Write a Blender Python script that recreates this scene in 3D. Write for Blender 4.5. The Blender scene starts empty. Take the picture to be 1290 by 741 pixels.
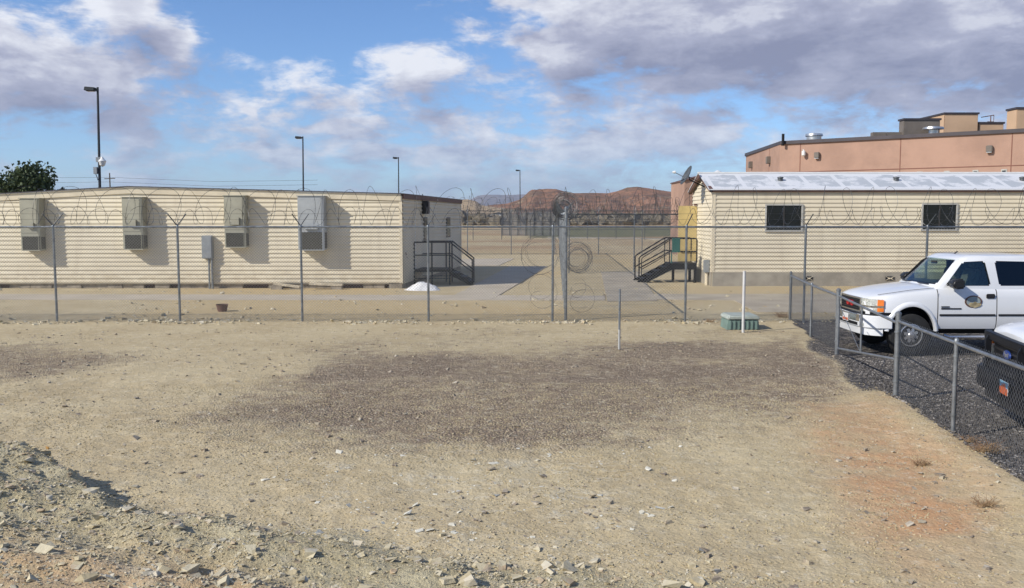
import bpy, bmesh, math, random
import numpy as np
from mathutils import Vector, Matrix
random.seed(7); RNG = np.random.default_rng(11)
SC = bpy.context.scene; COL = SC.collection
R = math.radians; PI = math.pi
# ------------------------------------------------------------------ camera geometry
F = 1150.0; CX, CY = 645.0, 370.5; H = 2.7
TH = math.atan(99.5 / F)
def ray(px, py):
    a = (px - CX) / F; b = -(py - CY) / F
    return (a, math.cos(TH) + b * math.sin(TH), -math.sin(TH) + b * math.cos(TH))
def G(px, py, z=0.0):                      # world point where a sight line meets height z
    d = ray(px, py); t = (z - H) / d[2]
    return Vector((d[0]*t, d[1]*t, z))
def A(px, py, Y):                          # world point at distance Y
    d = ray(px, py); t = Y / d[1]
    return Vector((d[0]*t, Y, H + d[2]*t))
def proj(X, Y, Z):
    dep = Y*math.cos(TH) - (Z-H)*math.sin(TH); up = Y*math.sin(TH) + (Z-H)*math.cos(TH)
    return CX + F*X/dep, CY - F*up/dep
# ------------------------------------------------------------------ numpy noise
def _hash(ix, iy, s):
    n = (ix.astype(np.int64)*374761393 + iy.astype(np.int64)*668265263 + s*974711) & 0xffffffff
    n = ((n ^ (n >> 13)) * 1274126177) & 0xffffffff
    n = ((n ^ (n >> 16)) * 2246822519) & 0xffffffff
    return ((n ^ (n >> 15)) & 0xffffff) / float(0xffffff)
def vnoise(x, y, s=0):
    ix = np.floor(x); iy = np.floor(y); fx = x-ix; fy = y-iy
    fx = fx*fx*(3-2*fx); fy = fy*fy*(3-2*fy)
    a=_hash(ix,iy,s); b=_hash(ix+1,iy,s); c=_hash(ix,iy+1,s); d=_hash(ix+1,iy+1,s)
    return (a*(1-fx)+b*fx)*(1-fy) + (c*(1-fx)+d*fx)*fy
def fbm(x, y, o=4, s=0, g=.5):
    r = 0; amp = 1; t = 0
    for k in range(o):
        r = r + amp*vnoise(x*2**k+13.7*k, y*2**k+7.1*k, s+k); t += amp; amp *= g
    return r/t
def sstep(a, b, x):
    t = np.clip((x-a)/(b-a), 0, 1); return t*t*(3-2*t)
# ------------------------------------------------------------------ materials
def nt(name):
    m = bpy.data.materials.new(name); m.use_nodes = True
    t = m.node_tree; b = t.nodes['Principled BSDF']; return m, t, b
def N(t, kind, **kw):
    n = t.nodes.new(kind)
    for k, v in kw.items():
        if k.startswith('i_'):
            key = k[2:]; key = int(key) if key.isdigit() else key.replace('_', ' ')
            n.inputs[key].default_value = v
        else: setattr(n, k, v)
    return n
def L(t, a, b): t.links.new(a, b)
def MATH(t, op, a, b=None, clamp=False):
    n = t.nodes.new('ShaderNodeMath'); n.operation = op; n.use_clamp = clamp
    for i, v in enumerate((a, b)):
        if v is None: continue
        if isinstance(v, (int, float)): n.inputs[i].default_value = v
        else: t.links.new(v, n.inputs[i])
    return n.outputs[0]
def MIXC(t, f, a, b, bt='MIX'):
    n = t.nodes.new('ShaderNodeMix'); n.data_type = 'RGBA'; n.blend_type = bt
    for s, v in ((n.inputs[0], f), (n.inputs[6], a), (n.inputs[7], b)):
        if isinstance(v, (int, float)): s.default_value = v
        elif isinstance(v, tuple): s.default_value = (*v[:3], 1)
        else: t.links.new(v, s)
    return n.outputs[2]
def RAMP(t, f, lo, hi):
    n = t.nodes.new('ShaderNodeMapRange'); n.interpolation_type = 'SMOOTHSTEP'
    t.links.new(f, n.inputs[0]); n.inputs[1].default_value = lo; n.inputs[2].default_value = hi
    return n.outputs[0]
def mat(name, col, rough=.6, metal=0, var=.12, vscale=3, bump=0, bscale=30, col2=None, spec=.5, coat=0):
    m, t, b = nt(name)
    tc = N(t, 'ShaderNodeTexCoord')
    nz = N(t, 'ShaderNodeTexNoise', i_Scale=vscale, i_Detail=6, i_Roughness=.65); L(t, tc.outputs['Object'], nz.inputs['Vector'])
    f = RAMP(t, nz.outputs[0], .3, .7)
    c2 = col2 if col2 else tuple(c*(1-2*var) for c in col)
    L(t, MIXC(t, f, c2, tuple(min(1, c*(1+.5*var)) for c in col)), b.inputs['Base Color'])
    b.inputs['Roughness'].default_value = rough; b.inputs['Metallic'].default_value = metal
    b.inputs['Specular IOR Level'].default_value = spec
    if coat: b.inputs['Coat Weight'].default_value = coat; b.inputs['Coat Roughness'].default_value = .05
    if bump:
        n2 = N(t, 'ShaderNodeTexNoise', i_Scale=bscale, i_Detail=5); L(t, tc.outputs['Object'], n2.inputs['Vector'])
        bp = N(t, 'ShaderNodeBump', i_Strength=.6, i_Distance=bump); L(t, n2.outputs[0], bp.inputs['Height']); L(t, bp.outputs[0], b.inputs['Normal'])
    return m
M = {}
M['galv'] = mat('galvanised_steel', (.30,.32,.33), .45, .7, .2, 8)
M['galv_dark'] = mat('weathered_steel', (.13,.14,.145), .55, .5, .2, 6)
M['galv_low'] = mat('bright_galvanised', (.27,.285,.295), .45, .6, .15, 8)
M['wire'] = mat('fence_wire', (.30,.305,.30), .45, .6, .1, 3)
M['razor'] = mat('razor_ribbon', (.11,.11,.11), .45, .6, .25, 2)
M['siding'] = mat('vinyl_siding', (.70,.63,.465), .55, 0, .05, .8, .002, 6, col2=(.62,.55,.40))
M['trim'] = mat('cream_trim', (.72,.63,.46), .5, 0, .07, 1.5)
M['fascia'] = mat('brown_fascia', (.14,.07,.05), .6, 0, .2, 3)
M['concrete'] = mat('concrete', (.37,.335,.27), .9, 0, .14, 1.6, .006, 20)
M['block'] = mat('foundation_block', (.34,.29,.22), .9, 0, .25, 3, .01, 30)
M['black'] = mat('black_paint', (.007,.007,.008), .55, 0, .1, 4, spec=.3)
M['blackplastic'] = mat('black_plastic', (.02,.02,.022), .4, 0, .2, 4)
M['ac'] = mat('hvac_enamel', (.38,.365,.28), .5, 0, .08, 2)
M['ac_grey'] = mat('hvac_grey_enamel', (.40,.42,.42), .45, 0, .08, 2)
M['louver'] = mat('louver_dark', (.10,.095,.075), .6, 0, .1, 9)
M['elec'] = mat('electrical_grey', (.30,.32,.33), .45, .2, .1, 3)
M['glassdark'] = mat('dark_window_glass', (.008,.010,.012), .08, 0, .3, 1.2, spec=.35)
M['frame'] = mat('window_frame', (.45,.44,.40), .5, 0, .1, 3)
M['frame_dark'] = mat('bronze_frame', (.05,.045,.04), .5, 0, .1, 3)
M['pink'] = mat('pink_stucco', (.40,.252,.185), .9, 0, .09, .35, .01, 8)
M['pinkjoint'] = mat('stucco_joint', (.22,.10,.07), .9, 0, .1, 1)
M['tanstucco'] = mat('tan_stucco', (.56,.38,.24), .9, 0, .06, .5)
M['capmetal'] = mat('parapet_cap', (.07,.06,.065), .5, .3, .1, 1)
M['hvacbrown'] = mat('rooftop_unit', (.17,.145,.12), .6, 0, .1, .8)
M['silver'] = mat('silver_vent', (.6,.6,.58), .35, .8, .1, 3)
M['white'] = mat('white_plastic', (.75,.75,.73), .45, 0, .05, 3)
M['yellow'] = mat('ochre_door', (.54,.42,.18), .55, 0, .1, 1.5)
M['green'] = mat('green_bin', (.015,.11,.09), .5, 0, .15, 4)
M['greenbox'] = mat('green_fibreglass', (.17,.25,.22), .6, 0, .12, 4, .002, 40)
M['greenlid'] = mat('faded_green_lid', (.36,.40,.36), .7, 0, .1, 5)
M['wood'] = mat('weathered_board', (.60,.52,.38), .85, 0, .2, 4, .002, 40)
M['poly'] = mat('white_sheet', (.72,.72,.71), .8, 0, .12, 7, .03, 14)
M['tyre'] = mat('tyre_rubber', (.018,.018,.018), .85, 0, .2, 8)
M['chrome'] = mat('chrome', (.75,.75,.76), .12, 1, .05, 4)
M['alloy'] = mat('wheel_alloy', (.62,.62,.63), .25, .75, .05, 4)
M['carwhite'] = mat('white_car_paint', (.70,.715,.73), .28, 0, .02, .7, coat=.6)
M['carblack'] = mat('satin_black', (.008,.009,.012), .5, 0, .1, 6, spec=.25)
M['cloth'] = mat('grey_seat_cloth', (.12,.11,.10), .9, 0, .1, 6)
M['red'] = mat('red_paint', (.45,.02,.02), .4, 0, .05, 4)
M['blue'] = mat('blue_enamel', (.02,.05,.22), .3, 0, .05, 4)
M['lens'] = mat('headlamp_lens', (.55,.56,.50), .12, 0, .25, 30, spec=.9)
M['amber'] = mat('amber_lens', (.80,.20,.02), .2, 0, .1, 10)
M['pole'] = mat('dark_pole', (.035,.04,.045), .5, .3, .1, 3)
M['bark'] = mat('bark', (.10,.075,.05), .9, 0, .3, 8, .01, 30)
def leafmat(name, a, b):
    m, t, bs = nt(name)
    tc = N(t, 'ShaderNodeTexCoord'); nz = N(t, 'ShaderNodeTexNoise', i_Scale=1.2, i_Detail=4); L(t, tc.outputs['Object'], nz.inputs['Vector'])
    L(t, MIXC(t, RAMP(t, nz.outputs[0], .35, .65), a, b), bs.inputs['Base Color']); bs.inputs['Roughness'].default_value = .7
    return m
M['leaf'] = leafmat('juniper_leaf', (.02,.04,.012), (.075,.105,.03))
M['offwhite'] = mat('chalky_white', (.58,.58,.56), .6, 0, .1, 3)
M['palesteel'] = mat('pale_steel', (.50,.50,.47), .5, .2, .1, 5)
M['scrub'] = leafmat('scrub_leaf', (.10,.085,.055), (.19,.155,.105))
M['weed'] = leafmat('dry_weed', (.20,.11,.055), (.32,.22,.11))
def glass(name, tint, refl=.06):
    m = bpy.data.materials.new(name); m.use_nodes = True; t = m.node_tree; t.nodes.clear()
    o = N(t, 'ShaderNodeOutputMaterial'); tr = N(t, 'ShaderNodeBsdfTransparent'); tr.inputs[0].default_value = (*tint, 1)
    gl = N(t, 'ShaderNodeBsdfGlossy', i_Roughness=.02); gl.inputs[0].default_value = (.9,.95,1,1)
    fr = N(t, 'ShaderNodeFresnel', i_IOR=1.6); mx = N(t, 'ShaderNodeMixShader')
    f = MATH(t, 'ADD', fr.outputs[0], refl, True)
    L(t, f, mx.inputs[0]); L(t, tr.outputs[0], mx.inputs[1]); L(t, gl.outputs[0], mx.inputs[2]); L(t, mx.outputs[0], o.inputs[0]); return m
M['glass'] = glass('car_glass', (.74,.82,.75), .01); M['glasstint'] = glass('privacy_glass', (.03,.03,.03), .0)
def sidingmat():
    m, t, b = nt('vinyl_siding'); tc = N(t, 'ShaderNodeTexCoord'); P_ = tc.outputs['Object']
    def ns(sc, s, d=5):
        mp = N(t, 'ShaderNodeMapping'); mp.inputs['Scale'].default_value = sc; L(t, P_, mp.inputs[0]); n = N(t, 'ShaderNodeTexNoise', i_Scale=s, i_Detail=d); L(t, mp.outputs[0], n.inputs['Vector']); return n.outputs[0]
    c = MIXC(t, RAMP(t, ns((1,1,1), .5), .3, .7), (.64,.565,.415), (.74,.665,.495))
    c = MIXC(t, MATH(t, 'MULTIPLY', RAMP(t, ns((1,1,.10), 3.2, 4), .50, .72), .30), c, (.45,.38,.27))     # rain streaks
    c = MIXC(t, MATH(t, 'MULTIPLY', RAMP(t, ns((.12,1,6.4), 1.0, 1), .35, .65), .22), c, (.74,.665,.53))  # boards of slightly different batches
    sp = N(t, 'ShaderNodeSeparateXYZ'); L(t, P_, sp.inputs[0]); low = MATH(t, 'SUBTRACT', 1.0, RAMP(t, sp.outputs[2], .2, 1.0))
    c = MIXC(t, MATH(t, 'MULTIPLY', MATH(t, 'MULTIPLY', low, RAMP(t, ns((1,1,1.5), 4, 6), .35, .65)), .45), c, (.46,.37,.235))
    L(t, c, b.inputs['Base Color']); b.inputs['Roughness'].default_value = .6; return m
M['siding'] = sidingmat()
# ------------------------------------------------------------------ objects
def tag(o, label=None, cat=None, group=None, kind=None):
    if label: o['label'] = label
    if cat: o['category'] = cat
    if group: o['group'] = group
    if kind: o['kind'] = kind
    return o
def thing(name, label, cat, loc=(0,0,0), group=None):
    o = bpy.data.objects.new(name, None); o.empty_display_size = .2; COL.objects.link(o); o.location = Vector(loc)
    return tag(o, label, cat, group)
def rootloc(p):
    v = Vector((0,0,0))
    while p is not None: v += p.location; p = p.parent
    return v
def link(name, me, parent=None, loc=None):
    o = bpy.data.objects.new(name, me); COL.objects.link(o)
    if parent is not None: o.parent = parent
    if loc is not None: o.location = loc
    return o
def smooth(me, ang=35):
    bm = bmesh.new(); bm.from_mesh(me); lim = R(ang)
    for f in bm.faces: f.smooth = True
    for e in bm.edges:
        e.smooth = len(e.link_faces) == 2 and e.calc_face_angle(0) < lim
    bm.to_mesh(me); bm.free()
def npmesh(name, v, f, m, sm=False):
    v = np.asarray(v, np.float32); f = np.asarray(f, np.int32); k = f.shape[1]
    me = bpy.data.meshes.new(name); me.vertices.add(len(v)); me.vertices.foreach_set('co', v.ravel())
    me.loops.add(f.size); me.loops.foreach_set('vertex_index', f.ravel())
    me.polygons.add(len(f)); me.polygons.foreach_set('loop_start', np.arange(0, f.size, k, dtype=np.int32))
    me.update(calc_edges=True); me.materials.append(m)
    me.polygons.foreach_set('use_smooth', np.full(len(f), bool(sm)))
    return me
class MB:
    def __init__(s): s.v = []; s.f = []
    def add(s, vs, fs):
        n = len(s.v); s.v += [tuple(v) for v in vs]; s.f += [tuple(i+n for i in f) for f in fs]; return s
    def box(s, a, b, rz=0, piv=None):
        x0,x1 = sorted((a[0],b[0])); y0,y1 = sorted((a[1],b[1])); z0,z1 = sorted((a[2],b[2]))
        vs = [(x0,y0,z0),(x1,y0,z0),(x1,y1,z0),(x0,y1,z0),(x0,y0,z1),(x1,y0,z1),(x1,y1,z1),(x0,y1,z1)]
        if rz:
            c, sn = math.cos(rz), math.sin(rz); px, py = piv or ((x0+x1)/2, (y0+y1)/2)
            vs = [(px+(x-px)*c-(y-py)*sn, py+(x-px)*sn+(y-py)*c, z) for x,y,z in vs]
        return s.add(vs, [(0,3,2,1),(4,5,6,7),(0,1,5,4),(1,2,6,5),(2,3,7,6),(3,0,4,7)])
    def tube(s, pts, r, n=8, cap=True, r2=None, closed=False):
        pts = [Vector(p) for p in pts]; m = len(pts); up = None; rings = []
        for i, p in enumerate(pts):
            if closed: d = pts[(i+1) % m] - pts[i-1]
            else: d = pts[min(i+1, m-1)] - pts[max(i-1, 0)]
            if d.length < 1e-9: d = Vector((0,0,1))
            d.normalize()
            if up is None:
                up = Vector((0,0,1)) if abs(d.z) < .9 else Vector((1,0,0))
            u = (up - d*up.dot(d)); u.normalize(); w = d.cross(u); up = u
            rr = r if r2 is None else r + (r2-r)*i/max(1, m-1)
            rings.append([p + (u*math.cos(2*PI*k/n) + w*math.sin(2*PI*k/n))*rr for k in range(n)])
        vs = [v for q in rings for v in q]; fs = []
        for i in range(m if closed else m-1):
            j = (i+1) % m
            for k in range(n): fs.append((i*n+k, i*n+(k+1)%n, j*n+(k+1)%n, j*n+k))
        if cap and not closed: fs += [tuple(range(n-1,-1,-1)), tuple((m-1)*n+k for k in range(n))]
        return s.add(vs, fs)
    def prism(s, poly, ax, a, b):            # extrude a polygon (two other axes, in order) along ax from a to b
        def P(u, v, w): return {0:(w,u,v), 1:(u,w,v), 2:(u,v,w)}[ax]
        n = len(poly); vs = [P(u,v,a) for u,v in poly] + [P(u,v,b) for u,v in poly]
        return s.add(vs, [tuple(range(n)), tuple(range(2*n-1,n-1,-1))] + [(i,(i+1)%n,n+(i+1)%n,n+i) for i in range(n)])
    def lathe(s, prof, c, n=24, ax='z'):
        vs = []
        for r, h in prof:
            for k in range(n):
                a = 2*PI*k/n; p = (r*math.cos(a), r*math.sin(a), h)
                if ax == 'y': p = (p[0], h, p[1])
                if ax == 'x': p = (h, p[0], p[1])
                vs.append((c[0]+p[0], c[1]+p[1], c[2]+p[2]))
        m = len(prof); fs = [(i*n+k, i*n+(k+1)%n, (i+1)*n+(k+1)%n, (i+1)*n+k) for i in range(m-1) for k in range(n)]
        fs += [tuple(range(n-1,-1,-1)), tuple((m-1)*n+k for k in range(n))]
        return s.add(vs, fs)
    def mesh(s, name, m, sm=None, off=Vector((0,0,0)), bev=0, seg=2):
        me = bpy.data.meshes.new(name)
        me.from_pydata([(v[0]-off.x, v[1]-off.y, v[2]-off.z) for v in s.v], [], s.f)
        bm = bmesh.new(); bm.from_mesh(me); bmesh.ops.recalc_face_normals(bm, faces=bm.faces[:])
        if bev:
            ed = [e for e in bm.edges if len(e.link_faces) == 2 and e.calc_face_angle(0) > .5]
            bmesh.ops.bevel(bm, geom=ed, offset=bev, segments=seg, affect='EDGES', clamp_overlap=True)
        bm.to_mesh(me); bm.free(); me.materials.append(m)
        if sm is None: sm = 35
        if sm: smooth(me, sm)
        return me
    def build(s, name, m, parent=None, sm=None, bev=0, seg=2, org=None):
        if parent is not None:
            return link(name, s.mesh(name, m, sm, rootloc(parent), bev, seg), parent)
        o = Vector(org) if org is not None else Vector((0,0,0))
        return link(name, s.mesh(name, m, sm, o, bev, seg), None, o)
def box(name, a, b, m, parent=None, bev=0, **k): return MB().box(a, b).build(name, m, parent, bev=bev, **k)
def copy_tree(o, parent=None):
    c = o.copy(); COL.objects.link(c); c.parent = parent
    for ch in list(o.children): copy_tree(ch, c)
    return c
def scatter_mesh(name, centres, sizes, m, sub=1, flat=.6, jit=.25, seed=1, sink=.3):
    """many stones in one mesh; numpy"""
    rng = np.random.default_rng(seed)
    bm = bmesh.new(); bmesh.ops.create_cube(bm, size=1.35) if sub == 0 else bmesh.ops.create_icosphere(bm, subdivisions=sub, radius=1)
    bmesh.ops.triangulate(bm, faces=bm.faces[:])
    bv = np.array([v.co[:] for v in bm.verts]); bf = np.array([[v.index for v in f.verts] for f in bm.faces]); bm.free()
    n = len(centres); k = len(bv)
    v = np.repeat(bv[None], n, 0) * (1 + jit*(rng.random((n,k,1))*2-1)) + (rng.random((n,k,3))-.5)*(.75 if sub == 0 else 0)
    sc = np.stack([.7+.6*rng.random(n), .7+.6*rng.random(n), flat*(.5+.8*rng.random(n))], 1)
    v = v*sc[:,None,:]
    a = rng.random(n)*2*PI; tl = (rng.random(n)-.5)*(1.1 if sub == 0 else .9)
    ct, st = np.cos(tl)[:,None], np.sin(tl)[:,None]
    y = v[:,:,1]*ct - v[:,:,2]*st; z = v[:,:,1]*st + v[:,:,2]*ct
    ca, sa = np.cos(a)[:,None], np.sin(a)[:,None]; x = v[:,:,0]*ca - y*sa; y = v[:,:,0]*sa + y*ca
    v = np.stack([x,y,z],2)*np.asarray(sizes)[:,None,None]
    c = np.array(centres, float).copy(); c[:,2] += np.asarray(sizes)*flat*(1-sink)*.5
    v = v + c[:,None,:]
    f = (bf[None] + (np.arange(n)*k)[:,None,None]).reshape(-1,3)
    return npmesh(name, v.reshape(-1,3), f, m)
EXPOSURE = 0.21; SUN_EL = 35; SUN_AZ = 29; SUN_E = 4.2; SKY_S = .12; CLOUD_K = 1.0; SKY_TINT = (.76,.875,1.05)
CLOUDS = [(70,95,215,90,1.0),(175,22,60,42,1.0),(225,62,70,42,.9),(20,60,140,75,.9),(220,130,80,28,.6),
 (535,100,95,55,.78),(470,95,50,25,.6),(545,130,50,22,.62),
 (500,190,210,34,.8),(640,178,150,26,.6),(120,195,190,24,.6),(299,146,20,15,.75),(390,110,45,20,.5),
 (930,25,360,75,1.15),(1200,55,330,95,1.15),(720,60,110,55,.95),(870,95,100,40,.85),(640,10,50,25,.8),
 (1030,115,240,28,.8),(420,165,150,14,.7),(700,150,140,12,.6),(850,178,260,50,.75),(1180,120,230,50,.8),(725,132,38,12,.6),(790,132,34,12,.5),(1230,170,160,60,.6)]
HAZE = 9e-5
# ------------------------------------------------------------------ render, camera, sky, sun
SC.render.engine = 'CYCLES'; SC.cycles.max_bounces = 4; SC.cycles.transparent_max_bounces = 12
SC.cycles.volume_bounces = 0
SC.view_settings.view_transform = 'Standard'; SC.view_settings.look = 'None'; SC.view_settings.exposure = EXPOSURE; SC.view_settings.gamma = 1
cam = bpy.data.cameras.new('camera'); co = bpy.data.objects.new('camera', cam); COL.objects.link(co); SC.camera = co
co.location = (0,0,H); co.rotation_euler = (PI/2 - TH, 0, 0)
cam.sensor_width = 36; cam.lens = 36*F/1290; cam.clip_start = .1; cam.clip_end = 40000
SUN_DIR = Vector((-math.cos(R(SUN_EL))*math.cos(R(SUN_AZ)), -math.cos(R(SUN_EL))*math.sin(R(SUN_AZ)), math.sin(R(SUN_EL))))
sl = bpy.data.lights.new('sun', 'SUN'); sl.energy = SUN_E; sl.angle = R(.53); sl.color = (1,.945,.86)
so = bpy.data.objects.new('sun', sl); COL.objects.link(so); so.rotation_euler = (-SUN_DIR).to_track_quat('-Z','Y').to_euler(); so.location = (-20,-20,30)
def make_world():
    w = bpy.data.worlds.new('World'); SC.world = w; w.use_nodes = True; t = w.node_tree; t.nodes.clear()
    out = N(t, 'ShaderNodeOutputWorld'); bg = N(t, 'ShaderNodeBackground', i_Strength=SKY_S)
    sky = N(t, 'ShaderNodeTexSky'); sky.sky_type = 'NISHITA'; sky.sun_disc = False
    sky.sun_elevation = R(SUN_EL); sky.sun_rotation = math.atan2(SUN_DIR.x, SUN_DIR.y) % (2*PI)
    sky.altitude = 900; sky.air_density = 1.0; sky.dust_density = .15; sky.ozone_density = 3.5
    # ---- cloud density group on the view direction
    g = bpy.data.node_groups.new('cloud_density', 'ShaderNodeTree')
    g.interface.new_socket('Dir', in_out='INPUT', socket_type='NodeSocketVector'); g.interface.new_socket('D', in_out='OUTPUT', socket_type='NodeSocketFloat')
    gi = N(g, 'NodeGroupInput'); go = N(g, 'NodeGroupOutput')
    sep = N(g, 'ShaderNodeSeparateXYZ'); L(g, gi.outputs[0], sep.inputs[0])
    az = MATH(g, 'ARCTAN2', sep.outputs[0], sep.outputs[1]); el = MATH(g, 'ARCSINE', sep.outputs[2])
    cb = N(g, 'ShaderNodeCombineXYZ'); L(g, az, cb.inputs[0]); L(g, el, cb.inputs[1]); av = cb.outputs[0]
    # wispy displacement of the lookup so that blob outlines break up
    nzd = N(g, 'ShaderNodeTexNoise', i_Scale=9.0, i_Detail=3, i_Roughness=.6); L(g, gi.outputs[0], nzd.inputs['Vector'])
    sub = N(g, 'ShaderNodeVectorMath', operation='SUBTRACT'); L(g, nzd.outputs[1], sub.inputs[0]); sub.inputs[1].default_value = (.5,.5,.5)
    sc = N(g, 'ShaderNodeVectorMath', operation='MULTIPLY'); L(g, sub.outputs[0], sc.inputs[0]); sc.inputs[1].default_value = (.11,.045,0)
    ad = N(g, 'ShaderNodeVectorMath', operation='ADD'); L(g, av, ad.inputs[0]); L(g, sc.outputs[0], ad.inputs[1]); av = ad.outputs[0]
    tot = None
    for (cx, cy, rx, ry, s) in CLOUDS:
        a = math.atan((cx-CX)/F); e = math.atan((271-cy)/F*math.cos(a)); ra = rx/F*math.cos(a)**2; re = ry/F
        n1 = N(g, 'ShaderNodeVectorMath', operation='SUBTRACT'); L(g, av, n1.inputs[0]); n1.inputs[1].default_value = (a, e, 0)
        n2 = N(g, 'ShaderNodeVectorMath', operation='MULTIPLY'); L(g, n1.outputs[0], n2.inputs[0]); n2.inputs[1].default_value = (1/ra, 1/re, 0)
        n3 = N(g, 'ShaderNodeVectorMath', operation='LENGTH'); L(g, n2.outputs[0], n3.inputs[0])
        v = MATH(g, 'SUBTRACT', 1.5, n3.outputs['Value']); v = MATH(g, 'MAXIMUM', v, 0.0); v = MATH(g, 'MULTIPLY', v, s)
        tot = v if tot is None else MATH(g, 'SMOOTH_MAX', tot, v)
        if tot is not v: tot.node.inputs[2].default_value = .15
    # clouds over the rest of the sky dome (behind and above the camera)
    front = RAMP(g, sep.outputs[1], .45, .75)
    pl = N(g, 'ShaderNodeVectorMath', operation='MULTIPLY'); L(g, gi.outputs[0], pl.inputs[0]); pl.inputs[1].default_value = (1,1,2.2)
    big = N(g, 'ShaderNodeTexNoise', i_Scale=2.2, i_Detail=2); L(g, pl.outputs[0], big.inputs['Vector'])
    rest = MATH(g, 'MULTIPLY', RAMP(g, big.outputs[0], .42, .70), 1.3)
    mx = N(g, 'ShaderNodeMix'); L(g, front, mx.inputs[0]); L(g, rest, mx.inputs[2]); L(g, tot, mx.inputs[3])
    pl2 = N(g, 'ShaderNodeVectorMath', operation='MULTIPLY'); L(g, gi.outputs[0], pl2.inputs[0]); pl2.inputs[1].default_value = (1,1,2.5)
    fine = N(g, 'ShaderNodeTexNoise', i_Scale=14.0, i_Detail=8, i_Roughness=.63, i_Distortion=.2); L(g, pl2.outputs[0], fine.inputs['Vector'])
    mid = N(g, 'ShaderNodeTexNoise', i_Scale=5.0, i_Detail=2, i_Roughness=.5); L(g, pl2.outputs[0], mid.inputs['Vector'])
    dn = MATH(g, 'ADD', MATH(g, 'MULTIPLY', MATH(g, 'SUBTRACT', fine.outputs[0], .5), 2.1), MATH(g, 'MULTIPLY', MATH(g, 'SUBTRACT', mid.outputs[0], .5), .9))
    # thin veil of small cloud low on the horizon
    low = MATH(g, 'MULTIPLY', MATH(g, 'SUBTRACT', 1.0, RAMP(g, el, .12, .27)), .70)
    base = MATH(g, 'MAXIMUM', mx.outputs[0], low)
    L(g, MATH(g, 'ADD', base, dn), go.inputs[0])
    tc = N(t, 'ShaderNodeTexCoord'); nrm = N(t, 'ShaderNodeVectorMath', operation='NORMALIZE'); L(t, tc.outputs['Generated'], nrm.inputs[0])
    d1 = N(t, 'ShaderNodeGroup'); d1.node_tree = g; L(t, nrm.outputs[0], d1.inputs[0])
    of = N(t, 'ShaderNodeVectorMath', operation='ADD'); L(t, nrm.outputs[0], of.inputs[0]); of.inputs[1].default_value = (-.022, 0, .034)
    d2 = N(t, 'ShaderNodeGroup'); d2.node_tree = g; L(t, of.outputs[0], d2.inputs[0])
    dens = RAMP(t, d1.outputs[0], .40, .95)
    lit = MATH(t, 'ADD', MATH(t, 'MULTIPLY', MATH(t, 'SUBTRACT', d1.outputs[0], d2.outputs[0]), .62), .50, True)
    thick = RAMP(t, d1.outputs[0], .6, 1.7)
    lit2 = MATH(t, 'SUBTRACT', lit, MATH(t, 'MULTIPLY', thick, .40), True)
    cc = N(t, 'ShaderNodeValToRGB'); L(t, lit2, cc.inputs[0]); e = cc.color_ramp.elements
    k = CLOUD_K/SKY_S
    e[0].position = .0; e[0].color = (.24*k,.25*k,.345*k,1); e[1].position = .82; e[1].color = (.80*k,.81*k,.85*k,1)
    el_ = cc.color_ramp.elements.new(.40); el_.color = (.40*k,.41*k,.51*k,1)
    # low clouds take on the pale blue of the air in front of them
    sx = N(t, 'ShaderNodeSeparateXYZ'); L(t, nrm.outputs[0], sx.inputs[0])
    amt = MATH(t, 'MULTIPLY', dens, .93)
    hz = MATH(t, 'MULTIPLY', MATH(t, 'SUBTRACT', 1.0, RAMP(t, sx.outputs[2], .0, .12)), .42)
    amt = MATH(t, 'MULTIPLY', amt, MATH(t, 'SUBTRACT', 1.0, hz))
    skyc = MIXC(t, 1.0, sky.outputs[0], SKY_TINT, 'MULTIPLY')
    # clouds only above the horizon
    up = RAMP(t, sx.outputs[2], -.01, .01)
    amt = MATH(t, 'MULTIPLY', amt, up)
    L(t, MIXC(t, amt, skyc, cc.outputs[0]), bg.inputs[0]); L(t, bg.outputs[0], out.inputs[0])
make_world()
# ------------------------------------------------------------------ ground sheet
YF = G(696, 405).y                                    # the tall fence
LOWP = [G(x, y) for x, y in ((995,403),(1021,424),(1054,446),(1128,501),(1200,548))]
dv = (LOWP[4]-LOWP[3]); LOWP += [LOWP[4] + dv*1.0, LOWP[4] + dv*2.0, LOWP[4] + dv*3.0]
def low_x(Y):                                         # x of the low fence at distance Y
    ys = np.array([p.y for p in LOWP][::-1]); xs = np.array([p.x for p in LOWP][::-1]); return np.interp(Y, ys, xs)
def poly_sd(px, py, poly):                            # signed distance (positive inside), in photo pixels used only to lay the stain out in plan
    P_ = np.array(poly, float); n = len(P_); d = np.full(px.shape, 1e9); ins = np.zeros(px.shape, bool)
    for i in range(n):
        a = P_[i]; b = P_[(i+1) % n]; e = b-a; w0 = px-a[0]; w1 = py-a[1]
        t = np.clip((w0*e[0]+w1*e[1])/(e@e), 0, 1); d = np.minimum(d, (w0-e[0]*t)**2+(w1-e[1]*t)**2)
        c = ((a[1] > py) != (b[1] > py)); xx = a[0]+(py-a[1])/(b[1]-a[1]+1e-9)*e[0]; ins ^= c & (px < xx)
    return np.sqrt(d)*np.where(ins, 1, -1)
def edge_y(X):                                        # the toe line of the spoil bank in the foreground
    return np.interp(X, [-14,-7,-5.2,-4.2,-3.3,-2.3,-1.2,0,1.0,2.2,4,14], [10.3,9.9,9.45,8.95,8.25,7.8,7.45,7.1,6.75,6.3,5.2,3])
def bank_h(X):
    return np.interp(X, [-14,-7,-5.0,-4.2,-3.4,-2.4,-1,1,2.5,6], [.60,.54,.47,.33,.23,.17,.13,.08,.04,0])
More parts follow.
